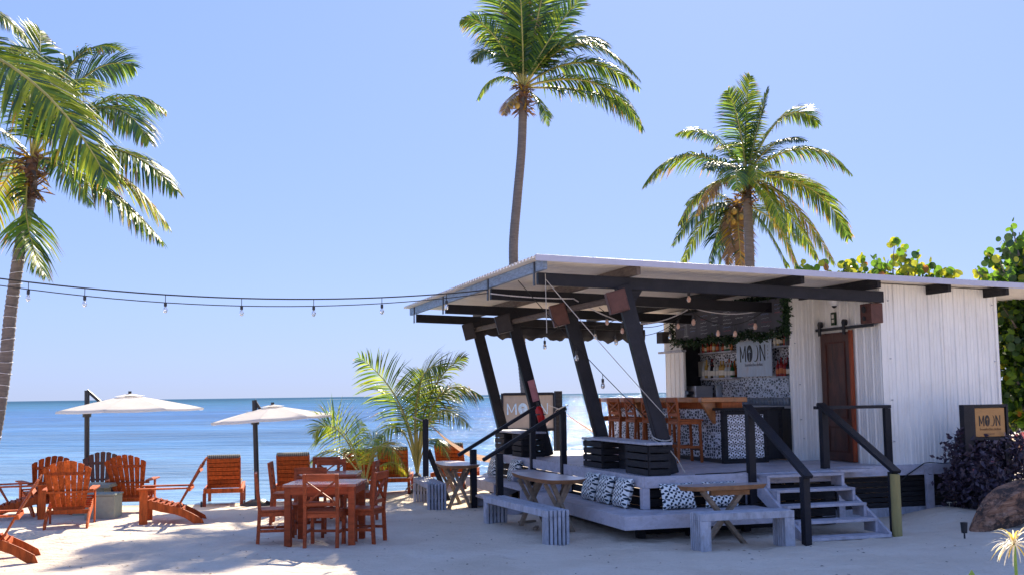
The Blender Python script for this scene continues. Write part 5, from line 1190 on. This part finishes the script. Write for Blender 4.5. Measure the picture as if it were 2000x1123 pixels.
palm('young_palm', 'young green palm growing from the sand between the golden palm and the black post', 815, 930, 21.5, [(813, 958), (815, 945)], [
    ((805, 770), (703, 698), -.4, YG, .35, .9), ((815, 740), (908, 697), .4, GREEN, .3, -.6), ((795, 690), (868, 716), -.8, YG, .5, .9), ((835, 700), (940, 772), .3, MIX, .75, .3), ((785, 760), (722, 885), -.5, MIX, .8, -.2), ((830, 740), (915, 830), -.7, YG, .65), ((795, 780), (745, 765), 1.2, GREEN, .5, .8), ((835, 800), (880, 900), .6, DARK, .7), ((825, 750), (885, 765), 1.0, DARK, .5, .5), ((812, 760), (828, 728), .2, YG, .3, 1.0)], .80, .085, .08, .12, n=54, wdt=.032, base=Vector(onz(813, 952, 0)), st=.30, group='young palms on the beach')
palm('young_palm', 'small golden young palm behind the right side of the rear dining table', 714, 948, 20.5, [(714, 965), (714, 955)], [
    ((665, 790), (612, 845), -.5, YG, .5, 1.2), ((655, 830), (595, 915), .3, GREEN, .6), ((690, 860), (708, 826), .6, YG, .3, .9), ((735, 810), (788, 908), -.4, GOLD, .75, .1), ((700, 850), (748, 850), .4, YG, .5, .4), ((680, 810), (635, 835), .8, GREEN, .5, 1.0), ((755, 870), (795, 925), .6, GOLD, .7), ((725, 840), (765, 880), -1.0, GOLD, .7, .4)], 1.0, .07, .06, .25, n=46, wdt=.034, base=Vector(onz(714, 958, 0)), st=.25, group='young palms on the beach')
# ------------------------------------------------------------------ sea grape trees
def disc_mesh(mt):
    m = MB(); k = 10; m.add([(math.cos(2 * math.pi * i / k) * .5, math.sin(2 * math.pi * i / k) * .5 * (1 if i else .9), .05 * math.cos(4 * math.pi * i / k)) for i in range(k)] + [(0, 0, -.03)], [(i, (i + 1) % k, k) for i in range(k)], 0, True); return m.mesh('leaf', mt)
DM = [disc_mesh(x) for x in ('grapeg', 'grapey', 'grapeo', 'grapedk')]
def seagrape(lab, base, sprays, nleaf, nstuff, vol, wts, hgt, vdark=True, ls=.15):
    g = ground(base[0], base[1]); t = thing('sea_grape_tree', lab, 'tree', (base[0], base[1], g), 0, 'sea grape trees'); org = Vector((base[0], base[1], g))
    MB().tube([(0, 0, -.1), (.05, 0, hgt * .3), (-.05, 0, hgt * .6)], [.12, .09, .05], 10).build('trunk', 'trunk', t)
    m = MB(); pts = []
    for (p0_, p1_) in sprays:
        a = p0_ - org; b = p1_ - org; m.tube([a, a.lerp(b, .5) + Vector((random.uniform(-.05, .05),) * 3), b], [.02, .012, .006], 5); pts.append((a, b))
    m.build('branches', 'trunk', t); cnt = 0
    while cnt < nleaf:
        a, b = random.choice(pts); f = random.uniform(.1, 1.02); p = a.lerp(b, f) + Vector((random.gauss(0, .07), random.gauss(0, .09), random.gauss(0, .07)))
        o = link('leaf', random.choices(DM, wts)[0], t); o.location = p; s = ls * random.uniform(.7, 1.25); o.scale = (s, s, s)
        o.rotation_euler = (R(90) + random.gauss(0, .6), random.gauss(0, .5), random.gauss(0, .7)); cnt += 1
    if nstuff:
        m = MB(); (c, rx, ry, rz_) = vol; c = c - org
        for _ in range(nstuff):
            d = Vector((random.gauss(0, 1), random.gauss(0, 1), random.gauss(0, 1))).normalized() * random.random() ** .4; p = c + Vector((d.x * rx, d.y * ry, d.z * rz_))
            if mn.noise(p * 1.6) < -.22: continue
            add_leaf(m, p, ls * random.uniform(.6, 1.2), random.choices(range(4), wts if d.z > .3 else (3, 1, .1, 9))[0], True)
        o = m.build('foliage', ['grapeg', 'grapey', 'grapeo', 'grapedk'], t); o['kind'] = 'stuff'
    return t
random.seed(5)
YG1 = 23.0; spr = []
tops = [(1560, 515, 1575, 540), (1610, 505, 1620, 545), (1650, 508, 1662, 545), (1668, 512, 1690, 545), (1682, 498, 1700, 545), (1712, 498, 1716, 545), (1735, 505, 1725, 545), (1748, 468, 1745, 540), (1755, 480, 1760, 540), (1770, 488, 1765, 540), (1795, 490, 1785, 545), (1800, 510, 1800, 545), (1815, 520, 1810, 550), (1835, 525, 1830, 550), (1860, 528, 1850, 555), (1845, 530, 1850, 560), (1778, 505, 1770, 545), (1580, 520, 1600, 550), (1720, 515, 1740, 550)]
for u, v, u2, v2 in tops: spr.append((ony(u2, v2 + 10, YG1), ony(u, v + 3, YG1 + random.uniform(-.5, .5))))
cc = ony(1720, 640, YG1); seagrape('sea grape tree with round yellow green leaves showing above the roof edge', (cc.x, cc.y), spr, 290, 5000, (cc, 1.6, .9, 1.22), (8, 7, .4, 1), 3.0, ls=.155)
YG2 = 19.0; spr = []
for u, v, u2, v2 in [(1975, 440, 1990, 500), (1960, 470, 1985, 520), (1990, 455, 2000, 520), (1930, 500, 1960, 540), (1905, 525, 1940, 560), (1950, 505, 1975, 550), (1920, 540, 1950, 570), (1985, 490, 2010, 540), (1960, 600, 1985, 640), (1965, 660, 1990, 690), (1985, 760, 2000, 800), (1970, 720, 1990, 750), (1975, 560, 1995, 600)]: spr.append((ony(u2, v2, YG2 - .3), ony(u, v, YG2 + random.uniform(-.6, .2))))
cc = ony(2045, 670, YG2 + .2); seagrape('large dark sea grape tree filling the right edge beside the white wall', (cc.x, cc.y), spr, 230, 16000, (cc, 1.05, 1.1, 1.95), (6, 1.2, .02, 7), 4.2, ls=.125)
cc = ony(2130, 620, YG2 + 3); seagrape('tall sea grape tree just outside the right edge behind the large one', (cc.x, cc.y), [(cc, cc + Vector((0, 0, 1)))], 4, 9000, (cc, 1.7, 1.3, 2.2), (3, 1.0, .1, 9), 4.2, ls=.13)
# ------------------------------------------------------------------ roadside sign, purple bush, stump, lamp, flowers
sb = W(5.40, -.30, 0); sg = ground(sb.x, sb.y); lp = on_b(1877, 790, -.30); lp2 = on_b(1969, 855, -.30); lpp = on_b(1896, 790, -.30)
t = thing('bar_sign', 'tan wooden MOON sign in a black frame standing in the purple bush', 'sign', LW(lp[0], -.30, 0), BR)
wd = lp2[0] - lp[0]; zT = lp[1]; zB = lp2[1] - .02; pw = lpp[0] - lp[0]
MB().b2((0, -.05, -.1), (pw, .05, zT)).build('post', 'black', t, .005); fx0 = pw + .004; fx1 = wd
for lo, hi in (((fx0, -.03, zB), (fx0 + .035, .03, zT)), ((fx1 - .035, -.03, zB), (fx1, .03, zT)), ((fx0 + .036, -.03, zT - .04), (fx1 - .036, .03, zT)), ((fx0 + .036, -.03, zB), (fx1 - .036, .03, zB + .04))): MB().b2(lo, hi).build('frame', 'black', t, .003)
MB().b2((fx0 + .036, .005, zB + .041), (fx1 - .036, .02, zT - .041)).build('backing_panel', 'metal', t)
bx0, bx1, bz0, bz1 = fx0 + .045, fx1 - .05, zB + .05, zT - .05
MB().b2((bx0, -.012, bz0), (bx1, .0, bz1)).build('board', 'signbrown', t, .006)
logo(t, (bx1 - bx0) * .74, (bz1 - bz0) * .37, bx0 + (bx1 - bx0) * .12, bz0 + (bz1 - bz0) * .37, -.013, 'ink', 'signbrown', 1.35)
text(t, 'bomfecho.delias', .055, (bx0 + bx1) / 2, bz0 + (bz1 - bz0) * .22, -.0145, 'inkbrown', 1.0); MB().b2((bx0 + (bx1 - bx0) * .3, -.014, bz0 + .03), (bx0 + (bx1 - bx0) * .63, -.0125, bz0 + .045)).build('painted_line', 'inkbrown', t)
MB().b2((wd - .09, -.04, -.1), (wd - .01, .04, zB - .002)).build('post', 'black', t, .005)
bush = thing('purple_bush', 'dense dark purple leaved bush around the foot of the tan sign', 'bush', gz(sb.x, sb.y)); org = bush.location.copy(); m = MB(); mst = MB()
for (u, v, dy, r_) in [(1900, 895, 0, .42), (1935, 900, .1, .46), (1975, 905, .3, .5), (1890, 950, -.1, .36), (1925, 960, -.2, .42), (1880, 985, .0, .25), (1905, 930, -.35, .36), (1960, 880, .2, .34), (1895, 865, .15, .2), (1990, 960, .2, .45), (2025, 930, .4, .5)]:
    c = ony(u, v, sb.y + dy) - org; mst.tube([Vector((c.x * .6, c.y * .6, 0)), c], [.02, .008], 5)
    for _ in range(430):
        d = Vector((random.gauss(0, 1), random.gauss(0, 1), random.gauss(0, 1))).normalized() * random.random() ** .35 * r_; add_leaf(m, c + d, .095 * random.uniform(.6, 1.3), random.choices((0, 1, 2), (8, 4, .05))[0])
for _ in range(60):
    a = R(random.uniform(100, 200)); c = ony(1885 + random.uniform(-10, 30), random.uniform(860, 960), sb.y - .2) - org; L_ = random.uniform(.1, .3)
    for k in range(4): add_leaf(m, c + Vector((math.cos(a), 0, math.sin(a) * .6)) * L_ * (1 + k * .25), .09, 0)
o = m.build('foliage', ['purple', 'purplel', 'pinkleaf'], bush); o['kind'] = 'stuff'; mst.build('stems', 'trunk', bush)
m = MB(); c = ony(1992, 875, sb.y + .7); g = gz(c.x, c.y); org = Vector(g); pk = thing('pink_shrub', 'small pink and white leaved shrub at the right edge, right of the tan sign', 'shrub', g)
for _ in range(420): add_leaf(m, c - org + Vector((random.gauss(.08, .14), random.gauss(0, .12), random.gauss(0, .1))), .10, random.choices((0, 1), (4, 2))[0])
o = m.build('foliage', ['pinkleaf', 'petal'], pk); o['kind'] = 'stuff'; MB().tube([(0, 0, 0), c - org], [.02, .01], 6).build('stem', 'trunk', pk)
# stump: big driftwood log end, fluted along its length and sawn off at the top
spt = W(4.55, -1.35, 0); sg_ = ground(spt.x, spt.y); m = MB(); vs = []; n1, n2 = 44, 40
pa = Vector((-.26, -.05, -.12)); pb_ = Vector((.62, .15, .50))
dd = (pb_ - pa).normalized(); xx = dd.cross(Vector((0, 0, 1))).normalized(); yy = xx.cross(dd)
for i in range(n1 + 1):
    f = i / n1; c = pa.lerp(pb_, f) + yy * .04 * math.sin(f * 5); r = .08 + .165 * min(1, f * 1.6) ** .8
    for k in range(n2):
        a = 2 * math.pi * k / n2; ca, sa = math.cos(a), math.sin(a)
        q = 1 + .42 * mn.noise(Vector((ca * 1.4, sa * 1.4, f * 1.3))) + .26 * mn.noise(Vector((ca * 3.6, sa * 3.6, f * 2.0 + 4))) + .13 * mn.noise(Vector((ca * 9, sa * 9, f * 5)))
        p = c + (xx * ca + yy * sa) * r * q
        if i == n1: p += dd * (.05 * mn.noise(Vector((ca * 3, sa * 3, 2))) + .05 * ca)
        vs.append(p)
m.add(vs, [(i * n2 + k, i * n2 + (k + 1) % n2, (i + 1) * n2 + (k + 1) % n2, (i + 1) * n2 + k) for i in range(n1) for k in range(n2)], 0, False)
m.add(vs[-n2:] + [pb_ + dd * .01], [(k, (k + 1) % n2, n2) for k in range(n2)], 1)
p_s = ony(1922, 1042, spt.y); s_ = single('tree_stump', m, ['stump', 'brownpurlin'], 'big weathered reddish tree stump lying against the purple bush', 'stump', (p_s.x + .1, spt.y, sg_ - .03), 0)
gp_ = G(1884, 1050); t = thing('garden_spotlight', 'small black garden spotlight on a spike in front of the stump', 'spotlight', gp_); MB().tube([(0, 0, -.1), (0, 0, .07)], .012, 8).build('spike', 'metal', t); MB().tube([(0, 0, .07), (0, 0, .20)], [.035, .045], 12).build('housing', 'metal', t)
for k, (u, v) in enumerate(((1856, 1019), (1870, 1018))):
    p = G(u, v); m = MB()
    for j in range(10): a = j * .63; m.add([(0, 0, .06), (.03 * math.cos(a - .3), .03 * math.sin(a - .3), .075), (.055 * math.cos(a), .055 * math.sin(a), .06), (.03 * math.cos(a + .3), .03 * math.sin(a + .3), .075)], [(0, 1, 2, 3)])
    m.tube([(0, 0, -.03), (0, 0, .06)], .005, 5); single('white_flower', m, 'petal', ('left' if k == 0 else 'right') + ' one of the two small white blossoms on the sand mound by the spotlight', 'flower', p, 0, 'small white flowers on the sand mound')
# spider lily near the camera
yl = 7.6; c = ony(1981, 1062, yl); gl = ground(c.x, c.y); org = Vector((c.x, c.y, gl)); H_ = c.z - gl
t = thing('spider_lily', 'white spidery flower head on a tall green stem in the bottom right corner', 'flower', org)
MB().tube([(0, 0, -.05), (.005, 0, H_ * .5), (0, 0, H_)], [.014, .012, .010], 8).build('stem', 'stem', t); random.seed(3)
for j in range(46):
    a = random.random() * 6.28; el = random.uniform(-.25, 1.25); d = Vector((math.cos(a) * math.cos(el), math.sin(a) * math.cos(el), math.sin(el))); L_ = random.uniform(.14, .24); p = Vector((0, 0, H_)); pts_ = []
    w = d.cross(Vector((0, 0, 1))).normalized(); vs = []
    for g in range(6):
        ww = (.0025, .006, .006, .005, .004, .001)[g]; vs += [p - w * ww, p + w * ww]; p = p + d * L_ / 5; d = (d + Vector((0, 0, -.32))).normalized()
    m = MB(); m.add(vs, [(2 * g, 2 * g + 1, 2 * g + 3, 2 * g + 2) for g in range(5)]); m.build('petal', 'petal' if random.random() < .72 else 'petaly', t)
c2 = ony(1896, 1118, yl); o2 = Vector((c2.x, c2.y, ground(c2.x, c2.y))); m = MB(); hh_ = c2.z - o2.z + .02; m.add([(-.03, 0, -.02), (.03, 0, -.02), (.03, .01, hh_ * .9), (.02, .01, hh_), (-.02, .01, hh_ * .96), (-.03, .01, hh_ * .8)], [(0, 1, 2, 3, 4, 5)])
m2 = MB(); m2.prism([(-.026, -.05), (.026, -.05), (.028, hh_ * .95), (.008, hh_), (-.024, hh_ * .93)], 0, .004, 'y'); single('broad_leaf', m2, 'stem', 'tip of a single broad green leaf at the bottom edge, left of the spider lily', 'plant', o2)
# a little litter on the sand under the table
for k, (a_, b_) in enumerate(((-1.0, 1.9), (-1.05, 1.3), (-.8, .9))):
    p = W(a_, b_, 0); m = MB().bar((-.12, 0, .02), (.14, .03, .025), .05, .03); single('wood_scrap', m, 'rawwood', ('scrap of wood on the sand under the far end', 'scrap of wood on the sand under the middle', 'scrap of wood on the sand near the right legs')[k] + ' of the pale table', 'wood', gz(p.x, p.y), BR + k, 'wood scraps on the sand')
